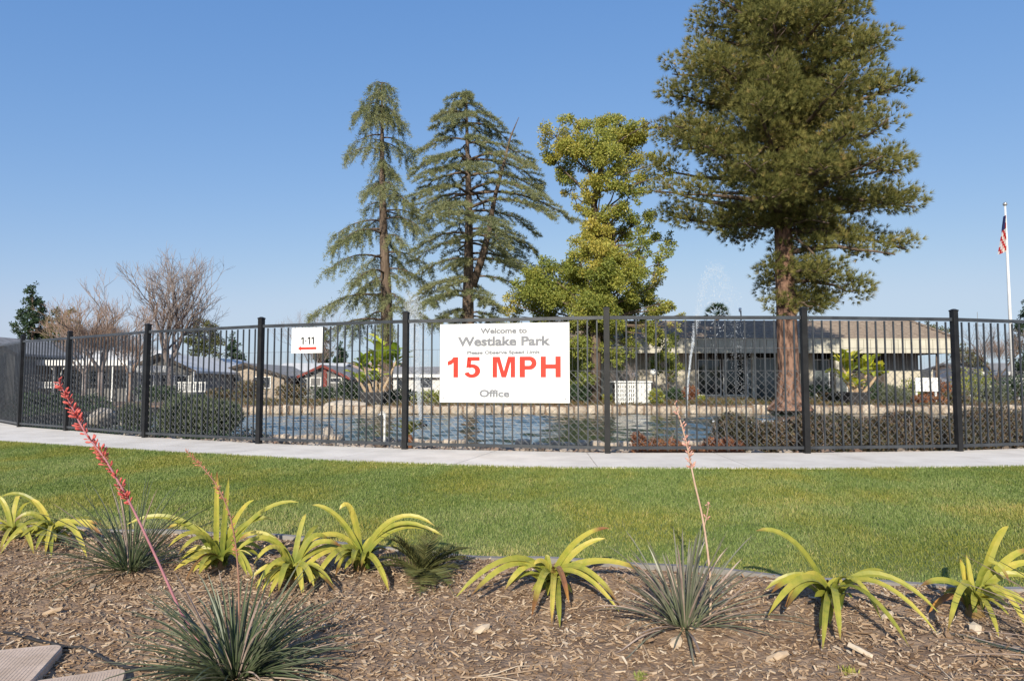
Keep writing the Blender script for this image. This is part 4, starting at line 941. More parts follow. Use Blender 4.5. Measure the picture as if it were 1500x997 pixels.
shrub('juniper_bush', 'big feathery dark green juniper behind the third fence panel', 286, 640, 11.6, 150, 64, 'juniper', 81, 40000, .085, fuzz=True, group=None, up=.7)
shrub('juniper_bush', 'low dark juniper to the right of the large boulder', 196, 634, 12.8, 55, 46, 'juniper', 82, 9000, .06, fuzz=True, group=None, up=.6)
shrub('sage_shrub', 'round grey green shrub beside the right planter', 1308, 599, 26, 66, 40, 'greyshrub', 83, 5200, .13, fuzz=True, group=None, up=.5)
shrub('low_shrub', 'low green tuft under the office windows', 1029, 590, 28, 20, 12, 'camphor', 84, 700, .08)
for i, (px, py, d, w_, h_, mt, lb) in enumerate([
        (370, 590, 33, 60, 34, 'cover', 'olive brown shrub below the tan gabled home'), (430, 590, 33, 60, 30, 'cover', 'olive brown hedge left of the red trimmed home'), (475, 590, 32, 50, 28, 'dark_leaf', 'dark green shrub below the red trimmed gable'),
        (512, 590, 31, 40, 36, 'dark_leaf', 'dark shrub left of the banana planter'), (590, 592, 28, 70, 24, 'dark_leaf', 'dark low shrub right of the banana planter'), (632, 592, 27, 60, 22, 'camphor', 'bright green ground cover mound left below the speed sign'),
        (240, 590, 30, 90, 26, 'dark_leaf', 'dark shrub in front of the porch home'), (320, 590, 31, 60, 22, 'cover', 'brown green shrub beside the juniper top'), (110, 600, 24, 120, 26, 'dark_leaf', 'dark shrub row left of the boulder'), (50, 605, 22, 90, 30, 'dark_leaf', 'dark shrub at the far left below the white arches'),
        (1010, 590, 30, 26, 26, 'rusty', 'rusty dry shrub at the left end of the office wall'), (985, 590, 29, 30, 22, 'dark_leaf', 'dark shrub right of the white lattice box'), (850, 590, 27, 70, 30, 'dark_leaf', 'dark shaded shrub under the yellow green tree'), (885, 592, 27.5, 40, 16, 'camphor', 'small green shrub left of the white lattice box'), (960, 594, 26, 26, 24, 'camphor', 'small green bush right of the white lattice box'),
        (1225, 595, 28, 60, 22, 'cover', 'brown grassy clump left of the right planter'), (1200, 588, 31, 50, 26, 'dark_leaf', 'dark shrub under the window behind the right planter'), (1345, 590, 30, 50, 40, 'camphor', 'green shrub behind the white notice board'), (1380, 592, 29, 60, 38, 'rusty', 'rusty brown shrub right of the white notice board'),
        (1355, 596, 26, 60, 18, 'rusty', 'low rusty clump in front of the notice board'), (1425, 590, 31, 70, 56, 'camphor', 'tall green shrub right of the office corner'), (1450, 596, 27, 60, 38, 'greyshrub', 'grey green shrub near the flagpole'), (1485, 594, 28, 60, 46, 'dark_leaf', 'dark shrub at the foot of the flagpole'), (1405, 598, 26, 50, 26, 'cover', 'brown green clump below the office corner'), (1270, 592, 29, 60, 34, 'dark_leaf', 'dark shrub behind the right banana plant')]):
    shrub('shrub', lb, px, py, d, w_, h_, mt, 90+i, 1500, .12)
# near hedge on the right, reddish shrubs
def hedge(px0, px1, pytop, label, mat, seed, dback, n, d0=.35, name='hedge', lw=.035, group=None, zt=None, sp=True):
    r = np.random.default_rng(seed); g = G(); st = G(); x0 = (px0-750)/FPX*9.6; x1 = (px1-750)/FPX*9.6
    x = r.uniform(x0, x1, n); yfv = yf(x); y = yfv+d0+r.random(n)*dback; zb0 = -.12; top = .83-(pytop-560)/FPX*(yfv+d0+dback*.5)+.0*x
    top = top+.06*np.sin(x*5)+.035*np.sin(x*13+1)+.03*np.sin(x*29); edgef = 1-(np.abs((y-yfv-d0)/dback-.5)*2)**4*.45
    z = zb0+(top-zb0)*edgef*(r.random(n)**.55); P = np.stack([x, y, z], 1)
    tris(g, P, unit(rdir(n)+[0, 0, .4]), lw*r.uniform(.6, 1.5, n), lw*.5, np.clip(r.normal(.45, .2, n)+.12*np.sin(x*4), 0, 1), quad=True)
    for k in range(int((x1-x0)*16)):
        xx = r.uniform(x0, x1); yy = float(yf(xx))+d0+r.random()*dback; hh_ = float(.83-(pytop-560)/FPX*(yy))+.12+r.uniform(-.1, .12)
        tube(st, [[xx, yy, zb0], [xx+r.normal(0, .05), yy, zb0+(hh_-zb0)*.5], [xx+r.normal(0, .1), yy+r.normal(0, .06), hh_]], [.006, .004, .002], 3, cap=False)
    c = np.array([(x0+x1)/2, float(yf((x0+x1)/2))+d0, zb0]); t = thing(name, c, label, 'hedge', group); part('foliage', g, M[mat], t); part('stems', st, M['twig'], t)
hedge(1035, 1205, 615, 'brownish twiggy low hedge behind the fence panel left of the pine side post', 'hedge', 121, 1.1, 26000)
hedge(1205, 1420, 612, 'dense dark brown green hedge behind the fence panel below the office', 'hedge', 122, 1.2, 42000)
hedge(1420, 1640, 602, 'taller dark hedge behind the fence at the right edge', 'hedge', 123, 1.2, 30000)
hedge(905, 1040, 645, 'low rusty red dry ground shrub at the fence foot right of the speed sign', 'rusty', 124, .5, 9000, .10, 'low_shrub')
# ground cover stuff on far bank and at left behind fence
def scatter(name, label, x0, x1, y0, y1, mat, seed, n, lw, hmax, cond=None, cat='ground cover'):
    r = np.random.default_rng(seed); x = r.uniform(x0, x1, n); y = r.uniform(y0, y1, n); z = hground(x, y)
    k = (z > -.95) & (y > yf(x)+.1)
    k &= ~((y < FARY) & (y > yn(x)-.1) & (x > -12.5) & (x < 20.5)); x, y, z = x[k], y[k], z[k]; n = len(x)
    cl_ = np.maximum(0, bumpy(np.stack([x, y, 0*x], 1), .35, 1.5, seed)+.5); P = np.stack([x, y, z+r.random(n)*hmax*np.clip(cl_, .1, 1.6)], 1); g = G()
    tris(g, P, unit(rdir(n)+[0, 0, .5]), lw*r.uniform(.6, 1.6, n), lw*.4, np.clip(r.normal(.5, .2, n), 0, 1))
    tag(solo(name, g, M[mat], ((x0+x1)/2, (y0+y1)/2, 0), label, cat), kind='stuff')
scatter('ground_cover', 'rusty brown ground cover and leaf litter on the far bank', -12, 22, 25.1, 33, 'cover', 131, 60000, .10, .10)
scatter('ground_cover', 'dark ground cover behind the left end of the fence', -20, -4.4, 10.5, 22, 'dark_leaf', 132, 45000, .08, .22)
# strappy plant behind fence at left
def strappy(px, py, z, n, L_, mat, label, seed, name='strap_plant', W_=.03):
    r = np.random.default_rng(seed); b_ = pg(px, py, z); t = thing(name, b_, label, 'plant')
    for k in range(n):
        g = G(); a = r.uniform(0, 6.28); l = L_*r.uniform(.6, 1); e = r.uniform(.7, 1.4); strap(g, b_, a, l, e, r.uniform(.3, 1.3), W_); part('leaf', g, M[mat], t)
def strap(g, base, az, L_, el, bend, W_, n=9, twist=0, fold=.25, tipv=1.0):
    """leaf following an arc: starts at elevation el and bends down by 'bend' radians"""
    s = np.linspace(0, 1, n); e = el-bend*2*s**1.3*1.0; ds = L_/(n-1)
    h = np.concatenate([[0], np.cumsum(np.cos(e[:-1])*ds)]); v = np.concatenate([[0], np.cumsum(np.sin(e[:-1])*ds)])
    c = base+np.stack([np.cos(az)*h, np.sin(az)*h, v], 1); side = np.array([-math.sin(az), math.cos(az), 0])
    w_ = W_*np.interp(s, [0, .15, .6, .9, 1], [.75, .9, 1, .62, .05]); ribbon(g, c, side, w_, s*tipv, fold)
def ribbon(g, c, side, w_, a, fold=.25):
    T = np.gradient(c, axis=0); T = unit(T); S = unit(np.broadcast_to(side, c.shape)-T*(T@np.asarray(side))[:, None] if np.ndim(side) == 1 else side); U = np.cross(S, T)
    U = np.where(U[:, 2:3] < 0, -U, U)
    Lf = c-S*(w_/2)[:, None]+U*(w_*fold)[:, None]; Rt = c+S*(w_/2)[:, None]+U*(w_*fold)[:, None]; n = len(c)
    V = np.concatenate([Lf, c, Rt]); i = np.arange(n-1)
    F = np.concatenate([np.stack([i, i+1, n+i+1, n+i], 1), np.stack([n+i, n+i+1, 2*n+i+1, 2*n+i], 1)])
    g.add(V, F, np.tile(a, 3))
strappy(171, 622, -.06, 26, .5, 'yucca', 'dark spiky strap leaved clump between the boulder and the low juniper', 141, W_=.035)
# cycad-like small palm near fence
def small_palm(px, py, z, h, L_, n, label, seed, trunk=True, leafm='olive_leaf', spread=(.3, 1.3)):
    r = np.random.default_rng(seed); b_ = pg(px, py, z); t = thing('sago_palm', b_, label, 'palm'); top = b_+[0, 0, h]
    g = G(); lathe(g, b_, [(.05, 0), (.055, h*.3), (.05, h*.8), (.03, h)], 9); part('trunk', g, M['rusty'] if trunk else M['cbark'], t)
    for k in range(n):
        a = k*2.4+r.normal(0, .2); el = r.uniform(*spread); l = L_*r.uniform(.75, 1.1); s = np.linspace(0, 1, 22); e = el-1.0*s**1.4; ds = l/21
        hh_ = np.concatenate([[0], np.cumsum(np.cos(e[:-1])*ds)]); vv = np.concatenate([[0], np.cumsum(np.sin(e[:-1])*ds)])
        c = top+np.stack([math.cos(a)*hh_, math.sin(a)*hh_, vv], 1); g = G(); tube(g, c, np.linspace(.005, .0015, 22), 3, .6); T = unit(np.gradient(c, axis=0)); S = np.array([-math.sin(a), math.cos(a), 0])
        for sd in (-1, 1):
            Lw = l*.30*np.sin(np.clip(s*1.1+.12, 0, 1)*PI)**.6
            cc = np.repeat(c[2:], 2, 0); D_ = unit(S*sd*.85+np.repeat(T[2:], 2, 0)*.6+[0, 0, .22]); tris(g, cc+r.normal(0, .002, cc.shape), D_, np.repeat(Lw[2:], 2)*r.uniform(.85, 1.1, len(cc)), .009, np.clip(r.normal(.55, .15, len(cc)), 0, 1))
        part('frond', g, M[leafm], t)
small_palm(599, 657, -.06, .19, .32, 15, 'small sago palm with reddish trunk just behind the centre left fence post', 151, leafm='camphor', spread=(.7, 1.4))
pb = bedpt(618, 852)
small_palm(618, 852, pb[2], .05, .36, 24, 'small green fan of sago palm fronds in the mulch between the strap plants', 152, False, 'olive_leaf', (.15, 1.3))
# palm behind roof
p = pw(1050, 462, 50); t = thing('palm_tree', (p[0], p[1], 0), 'dark palm crown rising behind the office roof', 'tree'); g = G(); tube(g, [[p[0], p[1], 0], [p[0], p[1], p[2]-.1]], .16, 8); part('trunk', g, M['cbark'], t)
r = np.random.default_rng(5); g = G()
for k in range(34):
    a = r.uniform(0, 6.28); e = r.uniform(-.3, 1.3); c = p+np.array([math.cos(a)*math.cos(e), math.sin(a)*math.cos(e), math.sin(e)])*r.uniform(.55, .75); n_ = 26; dd = unit(c-p)
    tube(g, [p, c], .015, 3, .3); tris(g, np.repeat(c[None], n_, 0), unit(dd*.9+rdir(n_)*.6+[0, 0, -.1]), r.uniform(.3, .5, n_), .05, r.uniform(.1, .6, n_))
part('fronds', g, M['dark_leaf'], t)
# banana plants in black planters
def planter(px0, px1, pyt, pyb, d, label):
    a = pw(px0, pyb, d); b_ = pw(px1, pyt, d); w0 = b_[0]-a[0]; h = b_[2]-a[2]; cx = (a[0]+b_[0])/2; zb0 = a[2]; t = thing('planter_box', (cx, d+w0/2, zb0), label, 'planter', 'black planter boxes on the far bank')
    g = G(); k = .84; q = w0/2; V = []
    for (s, z) in ((k, 0), (1, h-.08), (1.06, h-.08), (1.06, h), (.92, h), (.90, h-.06)):
        V += [[cx-q*s, d+q-q*s, zb0+z], [cx+q*s, d+q-q*s, zb0+z], [cx+q*s, d+q+q*s, zb0+z], [cx-q*s, d+q+q*s, zb0+z]]
    F = [[0, 3, 2, 1]]
    for l in range(5):
        for j in range(4): F.append([l*4+j, l*4+(j+1) % 4, l*4+4+(j+1) % 4, l*4+4+j])
    g.add(V, F); part('box', g, M['plastic'], t)
    g = G(); box(g, (cx, d+q, zb0+h-.07), (w0*.88, w0*.88, .04)); part('soil', g, M['earth'], t)
    return np.array([cx, d+q, zb0+h-.05])
def banana(base, stems, label, seed, W_=.34, mt_='banana'):
    r = np.random.default_rng(seed); t = thing('banana_plant', base, label, 'plant')
    for (dx, dy, H, lean, nl, LL) in stems:
        b_ = base+[dx, dy, 0]; top = b_+[lean, lean*.3, H]; g = G(); tube(g, [b_, b_+(top-b_)*.5+[.02, 0, 0], top], [.07, .05, .03], 8); part('stem', g, M['bstem'], t)
        for k in range(nl):
            a = k*2.4+r.uniform(-.4, .4); g = G(); L_ = LL*r.uniform(.7, 1.1); e = r.uniform(.5, 1.45); q = r.uniform(.55, 1.0); c0 = b_+(top-b_)*q; n = 13; s = np.linspace(0, 1, n); ee = e-r.uniform(.5, 1.1)*s**1.2; ds = L_/(n-1)
            h_ = np.concatenate([[0], np.cumsum(np.cos(ee[:-1])*ds)]); v_ = np.concatenate([[0], np.cumsum(np.sin(ee[:-1])*ds)]); c = c0+np.stack([math.cos(a)*h_, math.sin(a)*h_, v_], 1)
            w_ = W_*r.uniform(.8, 1.1)*np.interp(s, [0, .18, .3, .6, .9, 1], [.06, .08, .8, 1, .6, .08])*(1+.18*np.sin(s*40+k)); ribbon(g, c, np.array([-math.sin(a), math.cos(a), r.normal(0, .3)]), w_, s*r.choice([.4, .7, .9, 1.0]), .12); part('leaf', g, M[mt_], t)
b1 = planter(527, 562, 574, 595, 25.3, 'black square planter holding the left banana plant')
banana(b1, [(-.1, 0, 1.2, -.35, 10, .85), (.15, .1, 1.7, .15, 13, 1.0), (.3, -.1, 1.2, .5, 10, .85), (-.25, -.1, .6, -.4, 8, .65), (.05, -.15, .55, .05, 8, .6), (.1, .2, 1.4, -.1, 9, .9)], 'tall bright green banana plant in the left planter, right of the arrow sign', 161)
b2_ = planter(1246, 1275, 574, 599, 25.2, 'black square planter holding the yellow banana plant near the pine')
banana(b2_, [(0, 0, 1.05, -.25, 15, .85), (-.1, 0, 1.2, -.5, 7, .8), (.2, .1, .95, .45, 14, .8), (-.15, -.1, .5, -.35, 9, .65), (.3, 0, .85, .8, 11, .65), (0, -.1, .3, 0, 8, .45)], 'yellowing banana plant in the right planter near the pine trunk', 162, .36, 'banana_y')
# white lattice box
d = 25.9; a = pw(901, 597, d); c = pw(954, 560, d); x0, x1, z0, z1 = a[0], c[0], a[2], c[2]; lb = thing('lattice_box', ((x0+x1)/2, d, z0), 'white wooden box with lattice slats on the far bank under the tree', 'pump box')
xm = x0+(x1-x0)*.56; g = G(); box(g, ((x0+x1)/2, d+.55, (z0+z1)/2-.03), (x1-x0-.1, .9, z1-z0-.06)); part('core', g, M['trim'], lb)
n_ = 10
for k in range(n_): g = G(); box(g, (x0+.03+(xm-x0-.06)*k/(n_-1), d+.02, (z0+z1)/2), (.045, .03, z1-z0)); part('slat', g, M['white'], lb)
for zz in np.linspace(z0+.08, z1-.08, 6): g = G(); box(g, ((x0+xm)/2, d+.05, zz), (xm-x0, .025, .045)); part('cross_slat', g, M['white'], lb)
for k in range(5):
    wv = (x1-xm)/5; g = G(); box(g, (xm+wv*(k+.5), d+.03, (z0+z1)/2), (wv-.012, .04, z1-z0)); part('board', g, M['white'], lb)
for k in range(6): g = G(); box(g, (x1-.02, d+.12+k*.16, (z0+z1)/2), (.04, .145, z1-z0)); part('board', g, M['white'], lb)
g = G(); box(g, ((x0+x1)/2, d+.5, z1+.03), (x1-x0+.08, 1.1, .05)); part('lid', g, M['white'], lb)
# globe lamp
p = pw(957, 545, 29); t = thing('globe_lamp', (p[0], p[1], 0), 'white globe lamp on a dark post behind the white lattice box', 'lamp'); g = G(); tube(g, [[p[0], p[1], 0], p-[0, 0, .1]], .04, 8); part('post', g, M['trim'], t)
g = G(); g.add(ICO_V*.145+p, ICO_F); part('globe', g, M['white'], t, True)
p = pw(929, 549, 30); t = thing('globe_lamp', (p[0], p[1], 0), 'small dim globe lamp in the shade left of the bright globe lamp', 'lamp'); g = G(); tube(g, [[p[0], p[1], 0], p-[0, 0, .1]], .03, 8); part('post', g, M['trim'], t)
g = G(); g.add(ICO_V*.10+p, ICO_F); part('globe', g, M['white'], t, True)
# notice board
d = 27.5; a = pw(1341, 573, d); c = pw(1373, 553, d); t = thing('notice_board', ((a[0]+c[0])/2, d, 0), 'white notice board on two short posts right of the office entrance', 'sign')
g = G(); box(g, ((a[0]+c[0])/2, d, (a[2]+c[2])/2), (c[0]-a[0], .05, c[2]-a[2])); part('board', g, M['sign'], t)
for k, (q, z) in enumerate(((.2, .75), (.5, .7), (.8, .72), (.35, .35), (.65, .3))): g = G(); box(g, (a[0]+(c[0]-a[0])*q, d-.028, a[2]+(c[2]-a[2])*z), (.10, .004, .03)); part('printed_mark', g, M['line'], t)
for x_ in (a[0]+.06, c[0]-.06): g = G(); box(g, (x_, d+.05, a[2]/2), (.07, .05, a[2])); part('leg', g, M['white'], t)
# short white ground lights on the bank
for px, lb_ in ((1195, 'small white garden light on the far bank beside the pine trunk'), (1421, 'small white garden light below the right corner of the office'), (1437, 'small white garden light on the bank left of the flagpole')):
    p = pw(px, 588, 29); t = thing('garden_light', p, lb_, 'garden light', 'white garden lights'); g = G(); lathe(g, p, [(.03, -.1), (.03, .22), (.09, .24), (.02, .34)], 8); part('light', g, M['white'], t)
# flagpole
d = 32.0; b0 = pw(1485, 585, d); b0[2] = 0; ztop = pw(1476, 302, d)[2]; t = thing('flagpole', b0, 'tall white flagpole at the right edge', 'flagpole')
g = G(); tube(g, [b0, b0+[0, 0, ztop*.5], [b0[0], d, ztop]], [.085, .07, .04], 12); part('pole', g, M['steel'], t, True)
g = G(); g.add(ICO_V*.10+[b0[0], d, ztop+.1], ICO_F); part('ball', g, M['ball'], t, True)
g = G(); lathe(g, b0, [(.3, 0), (.3, .25), (.14, .3), (.14, .5)], 14); part('base', g, M['white'], t)
fl = thing('flag', (b0[0], d, ztop-.5), 'limp American flag hanging from the flagpole', 'flag'); nr, nc = 26, 14; gs = [G(), G(), G()]
Pf = np.zeros((nr, nc, 3)); FW = []
for i in range(nr):
    v = i/(nr-1); H = 1.75
    for j in range(nc):
        u = j/(nc-1); wd = .05+.13*math.sin(min(v*1.6+.1, 1)*PI*.5)*(1-.35*v)
        Pf[i, j] = [b0[0]-.05-wd*u*.9-.20*v**1.5*(.3+u), d-.02-.09*math.sin(u*15+v*2)-.03*u, ztop-.45-H*v-.12*u]
Vf = Pf.reshape(-1, 3)
cells = {0: [], 1: [], 2: []}
for i in range(nr-1):
    for j in range(nc-1):
        v = i/(nr-1); s = int((j+v*14)/1.9) % 2; kx = 2 if v < .36 and j > 1 else s
        cells[kx].append([i*nc+j, i*nc+j+1, (i+1)*nc+j+1, (i+1)*nc+j])
for kx, nm, mt in ((2, 'canton', 'flag_b'), (0, 'red_stripes', 'flag_r'), (1, 'white_stripes', 'flag_w')):
    g = G(); g.add(Vf, np.array(cells[kx])); part(nm, g, M[mt], fl)
# utility tower / antenna far right
p = pw(1432, 470, 90); t = thing('antenna', (p[0], p[1], 0), 'thin antenna mast above the shrubs right of the office', 'antenna'); g = G(); tube(g, [[p[0], p[1], 0], p+[0, 0, 1.2]], [.06, .04], 4); part('mast', g, M['wire'], t)
g = G()
for z_ in (-.6, 0): tube(g, [p+[-.6, 0, z_], p+[.6, 0, z_]], .03, 4)
part('arms', g, M['wire'], t)

# ------------------------------------------------------------------ bare trees
def bare(px, py, D, z0, H, spread, label, seed, mats=('twig', 'twig_red'), depth=5, group='bare winter trees', r0=.13, forks=4, fork_h=.3, brown=0):
    r = np.random.default_rng(seed); b_ = pw(px, py, D); b_[2] = z0; t = tree_root('bare_tree', b_, label, 'tree', group); g = G(); tw = G()
    def grow(p, d, L_, rad, k):
        n = 4; pts = [p]; dd = d.copy()
        for i in range(n): dd = unit(dd+r.normal(0, .11, 3)+[0, 0, .05]); pts.append(pts[-1]+dd*L_/n)
        tube(g if k > 1 else tw, pts, np.linspace(rad, rad*.62, n+1), 6 if k > 3 else 3, .5, cap=False)
        if k == 0: return
        m2 = 3 if r.random() < .42 else 2
        for j in range(m2+(1 if r.random() < .75 else 0)):
            q = 1.0 if j < m2 else .55; s = np.array(pts[-1]) if q == 1 else np.array(pts[2]); nd = unit(dd+r.normal(0, spread, 3)+[0, 0, .22]); grow(s, nd, L_*r.uniform(.62, .86), rad*.58, k-1)
    fp = b_+[0, 0, H*fork_h]; tube(g, [b_, b_+[.03, 0, H*fork_h*.5], fp], [r0*1.3, r0, r0*.9], 9)
    for j in range(forks):
        a = j*2*PI/forks+r.uniform(-.4, .4); e = r.uniform(.6, 1.2); grow(fp, np.array([math.cos(a)*math.cos(e), math.sin(a)*math.cos(e), math.sin(e)]), H*.27, r0*.6, depth)
    part('trunk', g, M[mats[0]], t, True); part('twigs', tw, M[mats[1]], t, kind='stuff')
    if brown:
        gl = G(); c = b_+[0, 0, H*.62]; n = int(brown*.95); Q = rdir(n)*r.random(n)[:, None]**.5*np.array([H*.26, H*.26, H*.14]); 
        tris(gl, c+Q, unit(Q*.4+rdir(n)*.5+[0, 0, 1.0]), r.uniform(.15, .4, n), .012, r.uniform(0, 1, n)); part('fine_twigs', gl, M['twig_red'], t)
bare(247, 575, 33, -.1, 6.3, .44, 'tall bare spreading tree with pale trunk behind the third fence post', 171, ('twig', 'twig'), 5, fork_h=.27, forks=5, r0=.17, brown=2600)
bare(146, 590, 30, -.1, 4.6, .40, 'bare tree with brown fine twigs left of the tall bare tree', 172, ('twig', 'twig_red'), 5, fork_h=.30, forks=4, brown=5000)
bare(122, 590, 36, -.2, 4.9, .40, 'brown twiggy bare tree nearest the olive green tree', 173, ('twig', 'twig_red'), 4, fork_h=.3, forks=4, brown=3500, r0=.1)
bare(190, 590, 37, -.3, 4.6, .40, 'reddish brown twiggy tree between the two larger bare trees', 174, ('twig_red', 'twig_red'), 4, fork_h=.3, brown=3000, r0=.1)
bare(1462, 590, 44, 0, 4.6, .42, 'bare grey twiggy tree right of the office, left of the flagpole', 175, ('cbark', 'twig'), 5, fork_h=.2, brown=2500, r0=.1)
bare(462, 540, 60, -.9, 7.0, .5, 'wispy bare tree top left of the slender cedar above the arrow sign', 176, ('twig', 'twig'), 5, fork_h=.4, r0=.08, brown=2500)
bare(918, 592, 27.2, 0, 1.9, .5, 'small leafless sapling behind the white lattice box', 177, ('twig', 'twig'), 3, fork_h=.2, forks=5, r0=.025)

# ------------------------------------------------------------------ fountains
def drops(g, P, s, r):
    n = len(P); V = np.array([[1,0,0],[-1,0,0],[0,1,0],[0,-1,0],[0,0,1.7],[0,0,-1.7]]); F = np.array([[0,2,4],[2,1,4],[1,3,4],[3,0,4],[2,0,5],[1,2,5],[3,1,5],[0,3,5]])
    W_ = P[:, None]+V[None]*s[:, None, None]; g.add(W_.reshape(-1, 3), (np.arange(n)[:, None, None]*6+F[None]).reshape(-1, 3))
r = np.random.default_rng(200)
fo = pw(617, 622, 18.2); fo[2] = -.3; t = thing('fountain', fo, 'left fountain with a white plume of spray in front of the cedars', 'fountain')
g = G(); lathe(g, fo-[0, 0, .05], [(.16, 0), (.16, .08), (.05, .1), (.04, .2)], 12); part('nozzle', g, M['plastic'], t)
g = G(); n = 11000; q = r.random(n); tt = q**.8; H = pw(600, 430, 18.2)[2]+.3; a = r.uniform(0, 6.28, n); up = r.random(n) < .6
rad = np.where(up, .03+.15*tt, .12+.35*(1-tt)*r.random(n)+.12); zz = H*np.where(up, tt, tt**.7)
P = fo+np.stack([np.cos(a)*rad*r.random(n)**.5-(.28*tt), np.sin(a)*rad*r.random(n)**.5, zz*r.uniform(.9, 1.03, n)], 1); drops(g, P, r.uniform(.002, .0062, n), r); part('spray', g, M['droplet'], t, kind='stuff')
d = 19.0; fo = pw(1004, 620, d); fo[2] = -.3; t = thing('fountain', fo, 'right fountain throwing a leaning arc of droplets in front of the office', 'fountain')
g = G(); lathe(g, fo-[0, 0, .05], [(.16, 0), (.16, .08), (.05, .1), (.04, .2)], 12); part('nozzle', g, M['plastic'], t)
g = G(); jp = np.array([pw(*q, d) for q in ((1005, 610), (1008, 560), (1012, 520), (1019, 478), (1025, 440), (1033, 410), (1043, 392), (1055, 398), (1068, 430), (1078, 480), (1086, 550), (1092, 620))])
sv = np.linspace(0, 1, len(jp)); n = 5000; q = r.random(n); q = np.where(r.random(n) < .4, q*.32, q); C_ = np.stack([np.interp(q, sv, jp[:, i]) for i in range(3)], 1); jit = .012+.14*np.clip(q*1.5-.25, 0, 1)
P = C_+r.normal(0, 1, (n, 3))*jit[:, None]; drops(g, P, np.where(q < .3, r.uniform(.003, .007, n), r.uniform(.002, .0062, n)), r)
n = 600; c = pw(1098, 617, d); c[2] = -.28; P = c+r.normal(0, 1, (n, 3))*np.array([.35, .25, .03]); P[:, 2] = np.abs(P[:, 2]+.28)-.28; drops(g, P, r.uniform(.006, .016, n), r)
n = 320; P = pw(1050, 440, d)+r.normal(0, 1, (n, 3))*np.array([.25, .2, .5]); drops(g, P, r.uniform(.004, .011, n), r)
part('spray', g, M['droplet'], t, kind='stuff')

# ------------------------------------------------------------------ strap leaved plants in the bed
def leaf_to(g, b_, tip, arch, W_, face=False, n=13, a1=1.0, fold=.22, blunt=.05):
    """leaf from b_ to tip; control point lifted by arch (m) at about half way"""
    b_ = np.asarray(b_); tip = np.asarray(tip); ctl = (b_*.45+tip*.55); ctl = ctl+np.array([0, 0, arch]); c1 = b_+np.array([0, 0, arch*.75])+(tip-b_)*.12
    s = np.linspace(0, 1, n)[:, None]; c = (1-s)**3*b_+3*(1-s)**2*s*c1+3*(1-s)*s**2*ctl+s**3*tip
    hd = tip-b_; hd[2] = 0; nn = np.linalg.norm(hd); az = math.atan2(hd[1], hd[0]) if nn > .02 else 0
    side = np.array([-math.sin(az), math.cos(az), 0])
    if face:  # the blade twists along its length so that its upper face turns to the sun
        T_ = unit(np.gradient(c, axis=0)); side = unit(np.cross(T_, np.broadcast_to(np.array([.1, -.75, .66]), T_.shape)))
    s = s[:, 0]; w_ = W_*np.interp(s, [0, .12, .5, .85, .96, 1], [.8, .9, 1, .75, .4, blunt]); ribbon(g, c, side, w_, s*a1, fold)
def strap_plant(base_px, tips, nrand, label, seed, L_=.41, W_=.036, mat='strap'):
    """tips: (px, py, depth offset toward camera, arch, brown?)"""
    r = np.random.default_rng(seed); b_ = bedpt(*base_px); t = thing('strap_leaf_plant', b_, label, 'plant', 'yellow green strap leaved plants in the bed'); D = b_[1]
    g = G(); tube(g, [b_-[0, 0, .02], b_+[0, 0, .05]], [.045, .03], 8); part('crown_base', g, M['strap_brown'], t)
    for tp in tips:
        px, py, dd, arch = tp[:4]; br = len(tp) > 4
        tip = pw(px, py, D-dd); zmin = bz(tip[0], tip[1])+.012
        if tip[2] < zmin: tip = pg(px, py, zmin) ; 
        g = G(); o = np.array([r.normal(0, .014), r.normal(0, .014), .02]); leaf_to(g, b_+o, tip, arch, W_*r.uniform(.82, 1.08), True, a1=r.choice([r.uniform(.8, 1.0), r.uniform(1.0, 1.12)], p=[.72, .28]), fold=r.uniform(.1, .3)); part('leaf', g, M['strap_brown' if br else mat], t)
    for k in range(nrand):
        a = r.uniform(0, 6.28); g = G(); l = L_*r.uniform(.5, 1.05); el = r.uniform(.5, 1.1); h = l*r.uniform(.55, .85)
        tip = b_+np.array([math.cos(a)*h, math.sin(a)*h, 0]); tip[2] = bz(tip[0], tip[1])+r.uniform(.01, .10); leaf_to(g, b_+[r.normal(0, .02), r.normal(0, .02), .01], tip, l*r.uniform(.22, .42), W_*r.uniform(.7, 1.05), r.random() < .5, a1=r.choice([r.uniform(.45, .95), r.uniform(.95, 1.22)], p=[.68, .32]), fold=r.uniform(.1, .35)); part('leaf', g, M['strap_brown' if r.random() < .13 else mat], t)
strap_plant((20, 790), [(-10, 728, .0, .16), (60, 742, .1, .20), (-40, 800, .1, .14), (50, 812, .3, .18), (0, 808, .2, .14), (30, 730, -.1, .2)], 18, 'yellow strap leaf clump cut by the left edge', 301)
strap_plant((78, 795), [(46, 731, .0, .10), (127, 815, .3, .20), (0, 812, .25, .24), (30, 806, .2, .22), (75, 816, .3, .16), (66, 815, .3, .20), (0, 728, .0, .22), (150, 783, .1, .16), (152, 770, -.1, .12), (110, 770, 0, .12), (20, 765, .1, .18)], 18, 'strap leaf clump left of the rear grey green yucca', 302)
strap_plant((322, 832), [(185, 768, .10, .24), (318, 690, .0, .04), (437, 735, .0, .20), (372, 732, 0, .14), (247, 800, .25, .20), (261, 812, .3, .20), (292, 836, .35, .10), (270, 828, .3, .12), (372, 850, .3, .18), (418, 800, .1, .2), (240, 775, 0, .18), (335, 700, -.05, .02), (400, 760, 0, .16), (362, 842, .3, .14)], 20, 'big strap leaf clump behind the brown flower stalk', 303)
